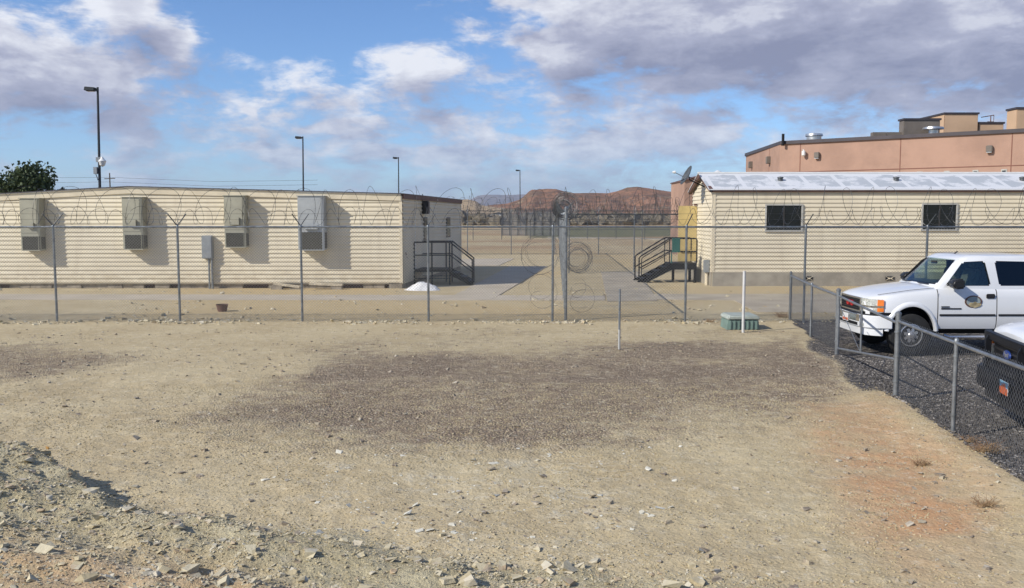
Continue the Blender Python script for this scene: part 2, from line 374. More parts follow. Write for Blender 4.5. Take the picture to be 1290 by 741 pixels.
def height(X, Y):
    X = np.asarray(X, float); Y = np.asarray(Y, float)
    near = 1-sstep(15, 20, Y)
    z = near*((fbm(X*.5, Y*.5, 4, 3)-.5)*.10 + (fbm(X*3, Y*3, 3, 5)-.5)*.030 + (fbm(X*9, Y*9, 2, 15)-.5)*.014*(1-sstep(11,14,Y)))
    ey = edge_y(X) + (fbm(X*1.3, Y*.3, 3, 9)-.5)*.7
    t = sstep(0, 1.0, (ey-Y)/np.interp(X, [-5,-2,2], [.55,.8,1.1]))
    lump = (fbm(X*2.2, Y*2.2, 4, 21)-.5)*.32 + (fbm(X*7, Y*7, 3, 22)-.5)*.12
    z = z + t*(bank_h(X)*(.85+.3*fbm(X*.8,Y*.8,2,4)) + lump*np.interp(X, [-5,0,3], [.65,.5,.35]))
    lx = low_x(Y)
    lot = sstep(-.05, .35, X-lx)*sstep(3, 6, Y)*(1-sstep(YF-.5, YF+.8, Y))
    z = z*(1-lot) - .05*lot
    bermr = np.exp(-((X-lx+.25)/.35)**2)*(1-sstep(12.3, 14, Y))*.07
    return z + bermr
fenceless = lambda Y: 1-sstep(15, 20, Y)
def axis(dense0, dense1, step, lo, hi, g=1.07):
    c = list(np.arange(dense0, dense1+1e-6, step)); s = step; x = dense1
    while x < hi: s *= g; x += s; c.append(min(x, hi))
    s = step; x = dense0; l = []
    while x > lo: s *= g; x -= s; l.append(max(x, lo))
    return np.array(l[::-1]+c)
xs = axis(-8, 7.5, .05, -9000, 9000, 1.075); ys = axis(4.6, 14, .05, -60, 9000, 1.035)
ys = np.unique(np.concatenate([axis(4.6, 14, .045, -80, 15, 1.3), ys[ys > 14]]))
GX, GY = np.meshgrid(xs, ys); GZ = height(GX, GY)
vv = np.stack([GX, GY, GZ], 2).reshape(-1, 3); nx, ny = len(xs), len(ys)
ii = (np.arange(ny-1)[:,None]*nx + np.arange(nx-1)[None]).ravel(); ff = np.stack([ii, ii+1, ii+1+nx, ii+nx], 1)
def ground_masks():
    x = vv[:,0]; y = np.maximum(vv[:,1], 1.0); z = vv[:,2]; vis = vv[:,1] > 3.5
    dep = y*math.cos(TH) - (0-H)*math.sin(TH); up = y*math.sin(TH) + (0-H)*math.cos(TH); px = CX+F*x/dep; py = CY-F*up/dep
    wn = (fbm(x*.55, y*.55, 5, 31)-.5); wx = wn*130; wy = (fbm(x*.6, y*.6, 5, 41)-.5)*55
    big = poly_sd(px+wx, py+wy, [(420,452),(560,430),(720,430),(900,425),(1060,418),(1120,440),(1140,480),(1110,505),(1010,522),(900,535),(800,555),(700,570),(560,566),(420,560),(280,555),(210,530),(300,500),(400,480)])
    left = poly_sd(px+wx, py+wy*.6, [(-200,430),(100,436),(190,445),(120,462),(20,475),(-200,482)])
    up2 = poly_sd(px+wx, py+wy*.6, [(740,425),(1060,420),(1100,440),(900,450),(760,445)])
    gr = np.maximum.reduce([sstep(-42, 44, big)*(.78+.22*sstep(.35,.6,fbm(x*.5,y*.9,4,51))), sstep(-14,14,left)*.75, sstep(-10,14,up2)*.8]); gr = np.clip(gr,0,1)
    lot = sstep(-.12, .12, x-low_x(y)+(fbm(x*2,y*2,3,61)-.5)*.35)*(y < YF+.3)*vis
    # spill of dark gravel through the gateway
    spill = sstep(-14, 18, poly_sd(px+wx*.3, py+wy*.3, [(1015,425),(1050,420),(1130,440),(1130,500),(1090,500),(1050,470),(1020,445)]))
    lot = np.maximum(lot, spill*.75*(x < low_x(y)+.3))
    red = np.maximum((.35+.65*sstep(.38,.62,fbm(x*1.1,y*1.1,4,171)))*sstep(-60, 60, poly_sd(px+wx*.8, py+wy, [(1010,520),(1120,510),(1180,560),(1270,620),(1290,720),(1180,700),(1090,640)]))*1.0,
                     sstep(-40, 40, poly_sd(px+wx*.5, py+wy*.5, [(-200,735),(60,715),(190,722),(330,750),(430,800),(-200,800)])))
    ey = edge_y(x)+(fbm(x*1.3, y*.3, 3, 9)-.5)*1.0
    rub = sstep(-.15, .35, ey-y)*vis*(1-.5*red)
    chalk = sstep(-60, 40, poly_sd(px+wx, py+wy, [(380,575),(560,560),(760,575),(800,640),(700,680),(480,650)]))*sstep(.52,.62,fbm(x*2.2,y*5,4,71))
    grass = sstep(0, 3, y-G(700,300).y-(x-3)*.35)*(1-sstep(0, 8, y-G(700,286).y))*sstep(-1, 1, x-2.2)
    dry = sstep(.45, .6, fbm(x*.12, y*.12, 4, 81))*(y > YF)
    far = sstep(60, 75, y)
    return dict(gravel=gr*(1-lot)*(y<YF), lot=lot, red=red*(1-lot), rubble=rub, chalk=chalk, grass=grass, dry=dry*1.0, far=far)
def ground_mat():
    m, t, b = nt('yard_dirt'); tc = N(t, 'ShaderNodeTexCoord'); P_ = tc.outputs['Object']
    def at(n): a = N(t, 'ShaderNodeAttribute', attribute_name=n); return a.outputs['Fac']
    def noise(s, d=6, r=.6): n = N(t, 'ShaderNodeTexNoise', i_Scale=s, i_Detail=d, i_Roughness=r); L(t, P_, n.inputs['Vector']); return n.outputs[0]
    def vor(s): n = N(t, 'ShaderNodeTexVoronoi', i_Scale=s); L(t, P_, n.inputs['Vector']); return n
    n1, n2, n3 = noise(.6), noise(4.5), noise(28, 4)
    c = MIXC(t, RAMP(t, n1, .3, .7), C_DIRT1, C_DIRT2)
    c = MIXC(t, MATH(t, 'MULTIPLY', RAMP(t, n2, .45, .75), .45), c, C_DIRT3)
    c = MIXC(t, MATH(t, 'MULTIPLY', at('dry'), .8), c, (.55,.42,.225)); c = MIXC(t, MATH(t, 'MULTIPLY', at('far'), RAMP(t, noise(.05), .4, .6)), c, (.40,.27,.15))
    c = MIXC(t, MATH(t, 'MULTIPLY', MATH(t, 'MULTIPLY', at('chalk'), RAMP(t, noise(9, 6, .7), .45, .6)), .6), c, (.62,.57,.44))
    c = MIXC(t, MATH(t, 'MULTIPLY', at('red'), RAMP(t, n2, .1, .6)), c, (.54,.315,.165))
    rubc = MIXC(t, RAMP(t, noise(2.2), .3, .7), (.54,.465,.28), (.64,.575,.38))
    c = MIXC(t, MATH(t, 'MULTIPLY', at('rubble'), .85), c, rubc)
    v1 = vor(34); vs = N(t, 'ShaderNodeSeparateColor'); L(t, v1.outputs['Color'], vs.inputs[0])
    gcol = N(t, 'ShaderNodeValToRGB'); L(t, vs.outputs[0], gcol.inputs[0]); e = gcol.color_ramp.elements
    e[0].position = 0; e[0].color = (.165,.122,.086,1); e[1].position = 1; e[1].color = (.47,.39,.30,1); x = gcol.color_ramp.elements.new(.85); x.color = (.285,.217,.158,1)
    rag = MATH(t, 'ADD', MATH(t, 'ADD', MATH(t, 'MULTIPLY', at('gravel'), 1.0), MATH(t, 'MULTIPLY', MATH(t, 'SUBTRACT', noise(3.2, 8, .7), .5), 1.5)), MATH(t, 'MULTIPLY', MATH(t, 'SUBTRACT', n3, .5), .9))
    gf = MATH(t, 'MULTIPLY', RAMP(t, rag, .25, .95), .9)
    c = MIXC(t, gf, c, gcol.outputs[0])
    v2 = vor(38); vs2 = N(t, 'ShaderNodeSeparateColor'); L(t, v2.outputs['Color'], vs2.inputs[0])
    lcol = N(t, 'ShaderNodeValToRGB'); L(t, vs2.outputs[1], lcol.inputs[0]); e = lcol.color_ramp.elements
    e[0].position = 0; e[0].color = (.04,.037,.036,1); e[1].position = 1; e[1].color = (.36,.33,.31,1); x = lcol.color_ramp.elements.new(.82); x.color = (.11,.10,.095,1)
    c = MIXC(t, RAMP(t, MATH(t, 'ADD', at('lot'), MATH(t, 'MULTIPLY', MATH(t, 'SUBTRACT', n3, .5), .8)), .4, .6), c, lcol.outputs[0])
    gg = MIXC(t, RAMP(t, noise(.35), .35, .65), (.115,.13,.06), (.20,.185,.095))
    c = MIXC(t, at('grass'), c, gg)
    # pebbles and dirt specks
    v3 = vor(17); s3 = N(t, 'ShaderNodeSeparateColor'); L(t, v3.outputs['Color'], s3.inputs[0])
    pk = MATH(t, 'MULTIPLY', MATH(t, 'LESS_THAN', v3.outputs['Distance'], .28), MATH(t, 'GREATER_THAN', s3.outputs[1], .80))
    c = MIXC(t, MATH(t, 'MULTIPLY', pk, .5), c, MIXC(t, s3.outputs[0], (.22,.19,.14), (.62,.58,.47)))
    c = MIXC(t, MATH(t, 'MULTIPLY', RAMP(t, noise(60, 3), .35, .7), .38), c, MIXC(t, 1.0, c, (.60,.58,.56), 'MULTIPLY'))
    c = MIXC(t, MATH(t, 'MULTIPLY', RAMP(t, noise(11, 8, .75), .48, .66), .40), c, MIXC(t, 1.0, c, (.72,.70,.67), 'MULTIPLY'))
    c = MIXC(t, MATH(t, 'MULTIPLY', RAMP(t, noise(5, 9, .78), .51, .66), .5), c, (.66,.585,.43))
    L(t, c, b.inputs['Base Color']); b.inputs['Roughness'].default_value = .95; b.inputs['Specular IOR Level'].default_value = .2
    hsum = MATH(t, 'ADD', MATH(t, 'MULTIPLY', n2, 1.2), MATH(t, 'ADD', MATH(t, 'MULTIPLY', n3, .5), MATH(t, 'MULTIPLY', vs.outputs[1], .35)))
    hsum = MATH(t, 'ADD', hsum, MATH(t, 'MULTIPLY', MATH(t, 'SUBTRACT', .6, v1.outputs['Distance']), MATH(t, 'MAXIMUM', at('gravel'), at('lot'))))
    rn = noise(13, 6, .7); hsum = MATH(t, 'ADD', hsum, MATH(t, 'MULTIPLY', MATH(t, 'MULTIPLY', rn, at('rubble')), 2.2))
    bp = N(t, 'ShaderNodeBump', i_Strength=.9, i_Distance=.035); L(t, hsum, bp.inputs['Height']); L(t, bp.outputs[0], b.inputs['Normal'])
    return m
C_DIRT1, C_DIRT2, C_DIRT3 = (.57,.475,.295), (.48,.385,.23), (.65,.565,.385)
gm = npmesh('ground', vv, ff, ground_mat(), True)
for k_, a_ in ground_masks().items():
    at_ = gm.attributes.new(k_, 'FLOAT', 'POINT'); at_.data.foreach_set('value', np.clip(a_,0,1).astype(np.float32))
tag(link('ground', gm), kind='structure')
def hz(x, y): return float(height(np.array([x]), np.array([y]))[0])
# ---- paths: thin concrete slabs beyond the tall fence
M['path'] = mat('path_concrete', (.46,.40,.31), .9, 0, .10, .7, .004, 12, col2=(.40,.345,.26))
M['asphaltpath'] = mat('grey_path', (.43,.37,.275), .92, 0, .12, .9, .004, 14)
def slab(name, pix, m, z=.02):
    p = [G(x, y) for x, y in pix]; mb = MB(); mb.prism([(q.x, q.y) for q in p], 2, -.03, z)
    return tag(mb.build(name, m), kind='structure')
slab('path', [(-60,371),(420,372),(762,373),(762,379),(420,378.5),(-60,378)], M['path'], .018)
slab('path', [(560,378.4),(618,378.8),(690,336),(642,336),(575,371)], M['path'], .022)
slab('path', [(560,327),(648,326),(628,335),(560,335.5)], M['path'], .02)
slab('path', [(757,343),(806,343),(828,379.5),(765,380.5)], M['asphaltpath'], .024)
slab('path', [(822,371),(1290,371),(1420,371),(1420,397),(953,394),(925,379),(826,378)], M['asphaltpath'], .02)
slab('kerb', [(690,300.5),(800,301.5),(900,305),(900,303.5),(800,300.5),(690,299.5)], M['concrete'], .1)
# ------------------------------------------------------------------ loose stone
M['stone'] = None
def stone_mat(name, cols, sc=9):
    m, t, b = nt(name); tc = N(t, 'ShaderNodeTexCoord'); v = N(t, 'ShaderNodeTexVoronoi', i_Scale=sc); L(t, tc.outputs['Object'], v.inputs['Vector'])
    s = N(t, 'ShaderNodeSeparateColor'); L(t, v.outputs['Color'], s.inputs[0]); r = N(t, 'ShaderNodeValToRGB'); L(t, s.outputs[0], r.inputs[0])
    els = r.color_ramp.elements
    while len(els) < len(cols): els.new(.5)
    for i, c in enumerate(cols): els[i].position = i/(len(cols)-1); els[i].color = (*c, 1)
    nz = N(t, 'ShaderNodeTexNoise', i_Scale=40, i_Detail=5); L(t, tc.outputs['Object'], nz.inputs['Vector'])
    L(t, MIXC(t, MATH(t, 'MULTIPLY', nz.outputs[0], .5), r.outputs[0], MIXC(t, 1.0, r.outputs[0], (.5,.47,.42), 'MULTIPLY')), b.inputs['Base Color'])
    b.inputs['Roughness'].default_value = .9; bp = N(t, 'ShaderNodeBump', i_Strength=.5, i_Distance=.01); L(t, nz.outputs[0], bp.inputs['Height']); L(t, bp.outputs[0], b.inputs['Normal'])
    return m
M['stone'] = stone_mat('rubble_stone', [(.46,.39,.24),(.54,.47,.31),(.60,.54,.38),(.48,.43,.31),(.64,.59,.46),(.46,.35,.22)])
M['pebble'] = stone_mat('pebble', [(.22,.18,.14),(.36,.30,.22),(.45,.39,.28),(.30,.245,.18),(.56,.51,.41)], 14)
M['palerock'] = stone_mat('pale_rock', [(.46,.42,.31),(.56,.52,.40),(.50,.455,.35)], 3)
M['brownrock'] = stone_mat('brown_rock', [(.46,.37,.24),(.40,.31,.20),(.52,.43,.29)], 3)
M['orangerock'] = stone_mat('orange_rock', [(.50,.29,.09),(.44,.25,.08)], 3)
# angular rubble on the spoil bank
n = 70000; X = RNG.uniform(-8, 4.5, n); Y = RNG.uniform(4.8, 11.5, n)
inside = (edge_y(X) - Y + RNG.normal(0, .30, n)) > 0; X, Y = X[inside], Y[inside]
keep = RNG.random(len(X)) < sstep(.28, .6, fbm(X*1.1, Y*1.1, 3, 91))*.8 + .2; X, Y = X[keep], Y[keep]
S = np.minimum(.0065*(1-RNG.random(len(X)))**-.40, .060)
tag(link('rubble', scatter_mesh('rubble', np.stack([X,Y,height(X,Y)],1), S, M['stone'], 0, .50, .30, 5)), kind='stuff')
# small stones strewn over the yard, thicker in the gravel patches
n = 30000; X = RNG.uniform(-14, 8.5, n); Y = 5.5 + 16*RNG.random(n)**1.25
dens = .25+.75*sstep(.4,.65,fbm(X*.5,Y*.9,4,51)); ok = (RNG.random(n) < dens) & (X < low_x(Y)-.05)
X, Y = X[ok], Y[ok]; S = np.minimum(.0055*(1-RNG.random(len(X)))**-.46, .038)
tag(link('pebbles', scatter_mesh('pebbles', np.stack([X,Y,height(X,Y)],1), S, M['pebble'], 0, .5, .25, 6)), kind='stuff')
n = 60000; X = RNG.uniform(-9, 7, n); Y = 5.5 + 9*RNG.random(n)**1.1; ok = (X < low_x(Y)-.02) & (RNG.random(n) < .15+.85*sstep(.40,.60,fbm(X*1.3,Y*1.3,4,151))); X, Y = X[ok], Y[ok]
cp = [G(RNG.uniform(330,860), RNG.uniform(560,690)) for _ in range(700)]; cp = np.array([(p.x,p.y,0) for p in cp]); kk = RNG.random(len(cp)) < .15+.85*sstep(.5,.6,fbm(cp[:,0]*2.2,cp[:,1]*4,4,71)); cp = cp[kk]; cp[:,2] = height(cp[:,0],cp[:,1])
M['chip'] = stone_mat('limestone_chip', [(.62,.60,.50),(.72,.70,.60),(.56,.53,.43)], 12)
tag(link('white_chips', scatter_mesh('white_chips', cp, np.minimum(.010*(1-RNG.random(len(cp)))**-.45,.05), M['chip'], 0, .18, .3, 26)), kind='stuff')
Xb = RNG.uniform(-19, 12, 9000); Yb = YF - .5 + 13*RNG.random(9000)**1.3; Xc = RNG.uniform(-14, 7.2, 6000); Yc = YF + RNG.normal(-.15, .28, 6000); Xb = np.concatenate([Xb, Xc]); Yb = np.concatenate([Yb, Yc]); kb = (Yb < 33.6) & (RNG.random(len(Xb)) < .1+.9*sstep(.42,.62,fbm(Xb*.7,Yb*1.1,4,191)))
Xb, Yb = Xb[kb], Yb[kb]
tag(link('yard_stones', scatter_mesh('yard_stones', np.stack([Xb,Yb,np.zeros(len(Xb))],1), np.minimum(.011*(1-RNG.random(len(Xb)))**-.42,.07), M['stone'], 0, .55, .3, 36)), kind='stuff')
M['clod'] = stone_mat('dirt_clod', [(.48,.40,.24),(.54,.46,.28),(.42,.34,.20),(.60,.53,.35)], 20)
tag(link('dirt_clods', scatter_mesh('dirt_clods', np.stack([X,Y,height(X,Y)],1), RNG.uniform(.004,.011,len(X)), M['clod'], 0, .6, .25, 16)), kind='stuff')
M['lotstone'] = stone_mat('lot_gravel_stone', [(.045,.043,.04),(.10,.092,.085),(.15,.135,.125),(.07,.065,.06),(.45,.42,.39)], 30)
n = 42000; X = RNG.uniform(4.9, 9.5, n); Y = RNG.uniform(7.5, 17.5, n); ok = (X > low_x(Y)-.1) & (X < Y*.60+.5)
X, Y = X[ok], Y[ok]; S = RNG.uniform(.009, .021, len(X))
tag(link('lot_gravel', scatter_mesh('lot_gravel', np.stack([X,Y,height(X,Y)],1), S, M['lotstone'], 0, .7, .2, 8)), kind='stuff')
# rocks one could pick out
def rock(px, py, wpx, label, m, flat=.5, seed=0, group=None):
    p = G(px, py); 
    for _ in range(6): p = G(px, py, hz(p.x, p.y))
    r = wpx*.38 * (p.y/math.cos(TH)+.2)/F
    bm = bmesh.new(); rg = random.Random(seed); asp = rg.uniform(.5,.85); nv = 10
    for k in range(nv):                              # hull of a few scattered corners: an angular, broken stone
        a_ = 2*PI*k/nv*2.3+rg.uniform(-.3,.3); lv = rg.choice((-.35,-.1,.8,1)); q = (1-.25*max(0,lv))*rg.uniform(.45,1.05)
        bm.verts.new((r*q*math.cos(a_), r*q*asp*math.sin(a_), r*flat*(lv+.25)*rg.uniform(.75,1)))
    hr = bmesh.ops.convex_hull(bm, input=bm.verts[:]); bmesh.ops.delete(bm, geom=[v for v in hr['geom_interior'] if isinstance(v, bmesh.types.BMVert)], context='VERTS')
    bmesh.ops.bevel(bm, geom=bm.edges[:], offset=r*.03, segments=1, affect='EDGES', clamp_overlap=True)
    for f_ in bm.faces: f_.smooth = False
    me = bpy.data.meshes.new('rock'); bm.to_mesh(me); bm.free(); me.materials.append(m); 
    o = link('rock', me, None, p); o.rotation_euler.z = rg.uniform(0,6)
    return tag(o, label, 'rock', group)
rock(60, 566, 11, 'small orange rock on the crest of the spoil bank at far left', M['orangerock'], .8, 3)
rock(62, 632, 27, 'large blocky pale grey-tan rock on the left part of the spoil bank', M['palerock'], .75, 4)
rock(68, 643, 22, 'flat pale slab lying just below the large blocky rock on the bank', M['palerock'], .3, 5)
rock(28, 638, 18, 'pale flat rock left of the large blocky rock on the bank', M['palerock'], .4, 6)
rock(250, 652, 18, 'flat tilted slab with a shaded edge in the rubble near the middle of the bank', M['palerock'], .35, 8)
rock(212, 663, 20, 'rounded reddish-tan rock in the rubble, left of the middle of the photo', M['brownrock'], .5, 9)
rock(966, 534, 7, 'lone dark brown rock on the dirt near the gravel edge', M['brownrock'], .7, 10)
rock(1256, 601, 15, 'upper of two pale rocks beside the low fence at far right', M['palerock'], .6, 11)
rock(1258, 608, 14, 'lower of two pale rocks beside the low fence at far right', M['palerock'], .5, 12)
rock(1034, 531, 10, 'flat whitish rock on the dirt just below the gravel at right', M['palerock'], .3, 13)
rock(973, 600, 9, 'small dark-sided tan rock alone on bare dirt right of centre', M['brownrock'], .6, 15)
for i, (x, y, w) in enumerate([(620,608,10),(677,581,13),(596,581,15),(551,607,8),(500,611,9),(676,640,16),(718,604,9),(541,629,7),(1064,545,8),(1104,556,9),(1089,566,8),(1028,583,8),
   (167,569,10),(201,587,9),(513,693,18),(400,674,12),(470,723,18),(580,700,14),(648,712,13),(700,690,12),(330,668,13),(156,680,14),(100,560,8),(236,605,8),(792,582,8),(818,617,7),(1235,589,9),(1018,646,8),(1192,662,8),(1150,540,8),(760,706,13),(540,658,9),(365,716,10),(205,632,9)]):
    rock(x, y, w, 'pale angular rock lying loose on the dirt yard or bank', M['stone'] if i % 3 else M['brownrock'], .3+.25*((i*7)%5)/5, 40+i, 'loose pale rocks')
# ------------------------------------------------------------------ chain link
def link_panel(name, Lx, Hz, p=.036, r=.0019, m=None):
    """woven wire as real prisms: zigzag wires side by side, x 0..Lx, z 0..Hz"""
    nw = int(round(Lx/p)); ns = int(round(Hz/p)); i, j = np.meshgrid(np.arange(nw), np.arange(ns), indexing='ij'); i = i.ravel(); j = j.ravel()
    a = ((i+j) % 2); x0 = (i+a)*p; x1 = (i+1-a)*p; z0 = j*p; z1 = (j+1)*p
    y0 = np.where(j % 2 == 0, -.002, .002); y1 = -y0
    P0 = np.stack([x0,y0,z0],1); P1 = np.stack([x1,y1,z1],1); d = P1-P0; d /= np.linalg.norm(d,axis=1)[:,None]
    u = np.tile([0.,1.,0.],(len(P0),1)); w = np.cross(d,u)
    vs = []
    for Q in (P0,P1):
        for k in range(3):
            an = 2*PI*k/3; vs.append(Q+(u*math.cos(an)+w*math.sin(an))*r)
    V = np.stack(vs,1).reshape(-1,3); b = (np.arange(len(P0))*6)[:,None,None]
    Fc = (np.array([[0,1,4,3],[1,2,5,4],[2,0,3,5]])[None]+b).reshape(-1,4)
    # knuckled wire ends above the top edge
    return npmesh(name, V, Fc, m or M['wire'])
TALL = 2.42
PANEL = link_panel('chain_link', 3.06, TALL-.04, .036, .0027); PANEL_LOW = link_panel('chain_link', 2.4, 1.17, .036, .0018, M['galv_low'])
PANEL_FAR = link_panel('chain_link', 3.06, 2.7, .072, .0042, M['galv_dark'])
def bay(par, a, b, z, me, L0, h0=None, h=None):
    a = Vector(a); b = Vector(b); d = b-a; o = link('chain_link', me, par); o.location = Vector((a.x,a.y,z))-rootloc(par)
    o.rotation_euler.z = math.atan2(d.y, d.x); o.scale.x = d.length/L0
    if h0: o.scale.z = h/h0
    return o
def coil_pts(a, b, Rr, pitch, tilt, zc, rng, jit=.12, step=22, sag=0):
    a = Vector(a); b = Vector(b); d = (b-a); Ln = d.length; d.normalize(); s = Vector((-d.y,d.x,0)); nl = int(Ln/pitch); pts = []
    ph = [rng.uniform(-1,1) for _ in range(nl+3)]; pr = [1+jit*rng.uniform(-1,1) for _ in range(nl+3)]; tl = [tilt*rng.uniform(.3,1.5)*(1 if k%2 else -.6) for k in range(nl+3)]; dz = [rng.uniform(-1,1)*jit*.25 for _ in range(nl+3)]
    for q in range(nl*step):
        t = q/step; k = int(t); f = t-k; f2 = f*f*(3-2*f)
        def I(l): return l[k]*(1-f2)+l[k+1]*f2
        an = 2*PI*t; rr = Rr*I(pr)
        pts.append(a + d*(min(Ln, t*pitch + .25*pitch*I(ph)) + rr*I(tl)*math.sin(an+.6)) + s*(rr*math.sin(an)) + Vector((0,0,zc+I(dz)+rr*math.cos(an))))
    return pts
def coil_mb(mb, pts, r=.0034, barbs=True, rng=random):
    mb.tube(pts, r, 4, cap=False)
    if barbs:
        acc = 0
        for i in range(1, len(pts)):
            acc += (pts[i]-pts[i-1]).length
            if acc > .13:
                acc = 0; d = (pts[i]-pts[i-1]).normalized(); u = d.cross(Vector((rng.uniform(-1,1),rng.uniform(-1,1),rng.uniform(-1,1)))).normalized(); p = pts[i]
                mb.add([p-d*.010, p+u*.014, p+d*.010, p-u*.014], [(0,1,2,3)])
    return mb
rg = random.Random(5)
def post(par, x, y, h, r=.030, m=None, arm=None, z0=-.2, cap=True, dirv=Vector((0,1,0))):
    mb = MB(); mb.tube([(x,y,z0),(x,y,h)], r, 12)
    if cap: mb.lathe([(r*1.15,-.02),(r*1.15,.01),(r*.7,.03),(.004,.04)], (x,y,h), 12)
    p = mb.build('post', m or M['galv'], par)
    if arm:
        q = MB()
        for sgn in ((-1,1) if arm == 'v' else (1,)):
            q.tube([(x,y,h+.01), (x+dirv.x*.24*sgn, y+dirv.y*.24*sgn, h+.31)], .014, 6)
        q.build('barb_arm', M['galv_dark'], p)
    return p
# ---- the tall fence across the yard
fp = [A(px, 405, YF).x for px in (-238,-83,72,227,381,540,696,863,1012,1164,1318,1472)]
tf = thing('chain_link_fence', 'tall chain link fence with razor coils running across the yard in front of the buildings', 'fence', (fp[6], YF, 0))
Vd = Vector((.72,.69,0))
for i, x in enumerate(fp):
    lean = 'v' if i < 6 else 'one'
    post(tf, x, YF, TALL, .030, arm=lean, dirv=Vd if i < 6 else Vector((.45,-.89,0)))
    if i: bay(tf, (fp[i-1],YF-.04,0), (x,YF-.04,0), .02, PANEL, 3.06)
MB().tube([(fp[0],YF,TALL-.02),(fp[-1],YF,TALL-.02)], .024, 10).build('top_rail', M['galv'], tf)
for dy, zz in ((.24,TALL+.31),(-.24,TALL+.31),(.12,TALL+.17)):
    MB().tube([(fp[0],YF+dy,zz)]+[(x, YF+dy, zz) for x in fp[1:-1]]+[(fp[-1],YF+dy,zz)], .0028, 4).build('barbed_wire', M['razor'], tf)
mb = MB(); coil_mb(mb, coil_pts((fp[0],YF,0),(fp[-1],YF,0), .21, .44, .35, TALL+.24, rg), .0042, True, rg); mb.build('razor_wire', M['razor'], tf)
mb = MB(); coil_mb(mb, coil_pts((fp[0],YF+.1,0),(fp[-1],YF+.1,0), .47, .60, .45, TALL+.50, rg, .10, 30), .0045, True, rg); mb.build('razor_wire', M['razor'], tf)
# wire ties: tension wire at the foot
MB().tube([(fp[0],YF-.03,.06),(fp[-1],YF-.03,.06)], .003, 4).build('tension_wire', M['wire'], tf)
# ---- fence that runs away from the camera, seen edge on
x0 = A(713, 405, YF).x; PD = Vector((.048, 1, 0))
pf = thing('chain_link_fence', 'chain link fence running straight away from the camera between the two buildings, seen edge on', 'fence', (x0, YF+.1, 0))
npf = 14; P0 = Vector((x0, YF+.15, 0)); pp = [P0 + PD*3.05*k for k in range(npf)]
for k, p in enumerate(pp):
    post(pf, p.x, p.y, 2.88 if k == 0 else 2.75, .038 if k == 0 else .030, arm='v' if k else None, dirv=Vector((1,0,0)))
    if k: bay(pf, pp[k-1], p, .02, PANEL, 3.06, 2.38, 2.68)
MB().tube([pp[0]+Vector((0,0,2.70)), pp[-1]+Vector((0,0,2.70))], .024, 8).build('top_rail', M['galv'], pf)
mb = MB(); coil_mb(mb, coil_pts(pp[0]-PD*.3, pp[-1], .33, .42, .25, 2.95, rg, .25, 18), .0042, True, rg); mb.build('razor_wire', M['razor'], pf)
# short dark post beside it and stretcher bars
# ---- loose razor coils hung along that fence
def hung(name, label, off, y0, y1, Rr, pitch, zc, tilt=.2, jit=.2):
    a = P0 + PD*y0 + Vector((off,0,0)); b = P0 + PD*y1 + Vector((off,0,0)); mb = MB(); coil_mb(mb, coil_pts(a, b, Rr, pitch, tilt, zc, rg, jit, 20), .0042, True, rg)
    return tag(mb.build(name, M['razor'], org=(a.x,a.y,zc)), label, 'razor wire')
hung('razor_coil', 'dense bundle of razor wire coils at mid height right of the edge-on fence', .46, 4.5, 8.5, .40, .26, 1.30, .3, .3)
hung('razor_coil', 'loose stretched razor wire coil low on the ground right of the edge-on fence', .50, .3, 9, .28, 3.2, .42, 1.2, .4)
hung('razor_coil', 'loose stretched razor wire coil hanging left of the edge-on fence at mid height', -.75, 1, 13, .45, 2.3, 1.45, 1.1, .5)
hung('razor_coil', 'loose razor wire coil trailing low on the ground left of the edge-on fence', -.65, .3, 10, .34, 3.4, .45, 1.2, .45)
# ---- fences behind
def back_fence(label, xa, xb, Y, h, xs_px, coilR=.45, zc=None, pitch=.45, dense=1):
    f = thing('chain_link_fence', label, 'fence', (xa, Y, 0)); px = [A(q, 300, Y).x for q in xs_px]
    for i, x in enumerate(px):
        post(f, x, Y, h, .032, arm='one')
        if i: bay(f, (px[i-1],Y-.03,0), (x,Y-.03,0), .03, PANEL_FAR, 3.06, 2.7, h-.06)
    MB().tube([(px[0],Y,h-.02),(px[-1],Y,h-.02)], .026, 6).build('top_rail', M['galv_dark'], f)
    for q in range(dense):
        mb = MB(); coil_mb(mb, coil_pts((px[0],Y+.2*q,0),(px[-1],Y+.2*q,0), coilR, pitch*(1+.2*q), .5, (zc or h+.45)-.35*q, rg, .25, 20), .008, False, rg); mb.build('razor_wire', M['razor'], f)
    return f
YB = G(799, 344).y
back_fence('chain link fence with razor coils crossing behind the black stairs on the right', 0, 0, YB, 2.75, (717,799,881,963), .45, 3.15, .42, 2)
YL = G(644, 321).y
back_fence('far chain link fence with razor coils crossing behind the left building', 0, 0, YL, 3.0, (480,535,589,644,699,754,809,864), .5, 3.35, .5, 3)
YX = G(760, 302).y
f = thing('field_fence', 'distant low rail fence along the green field', 'fence', (A(560,300,YX).x, YX, 0))
for q in range(560, 900, 36):
    x = A(q, 300, YX).x; MB().tube([(x,YX,0),(x,YX,2.0)], .04, 6).build('post', M['galv_dark'], f)
for z in (1.1, 2.0): MB().tube([(A(560,300,YX).x,YX,z),(A(892,300,YX).x,YX,z)], .035, 5).build('rail', M['galv_dark'], f)
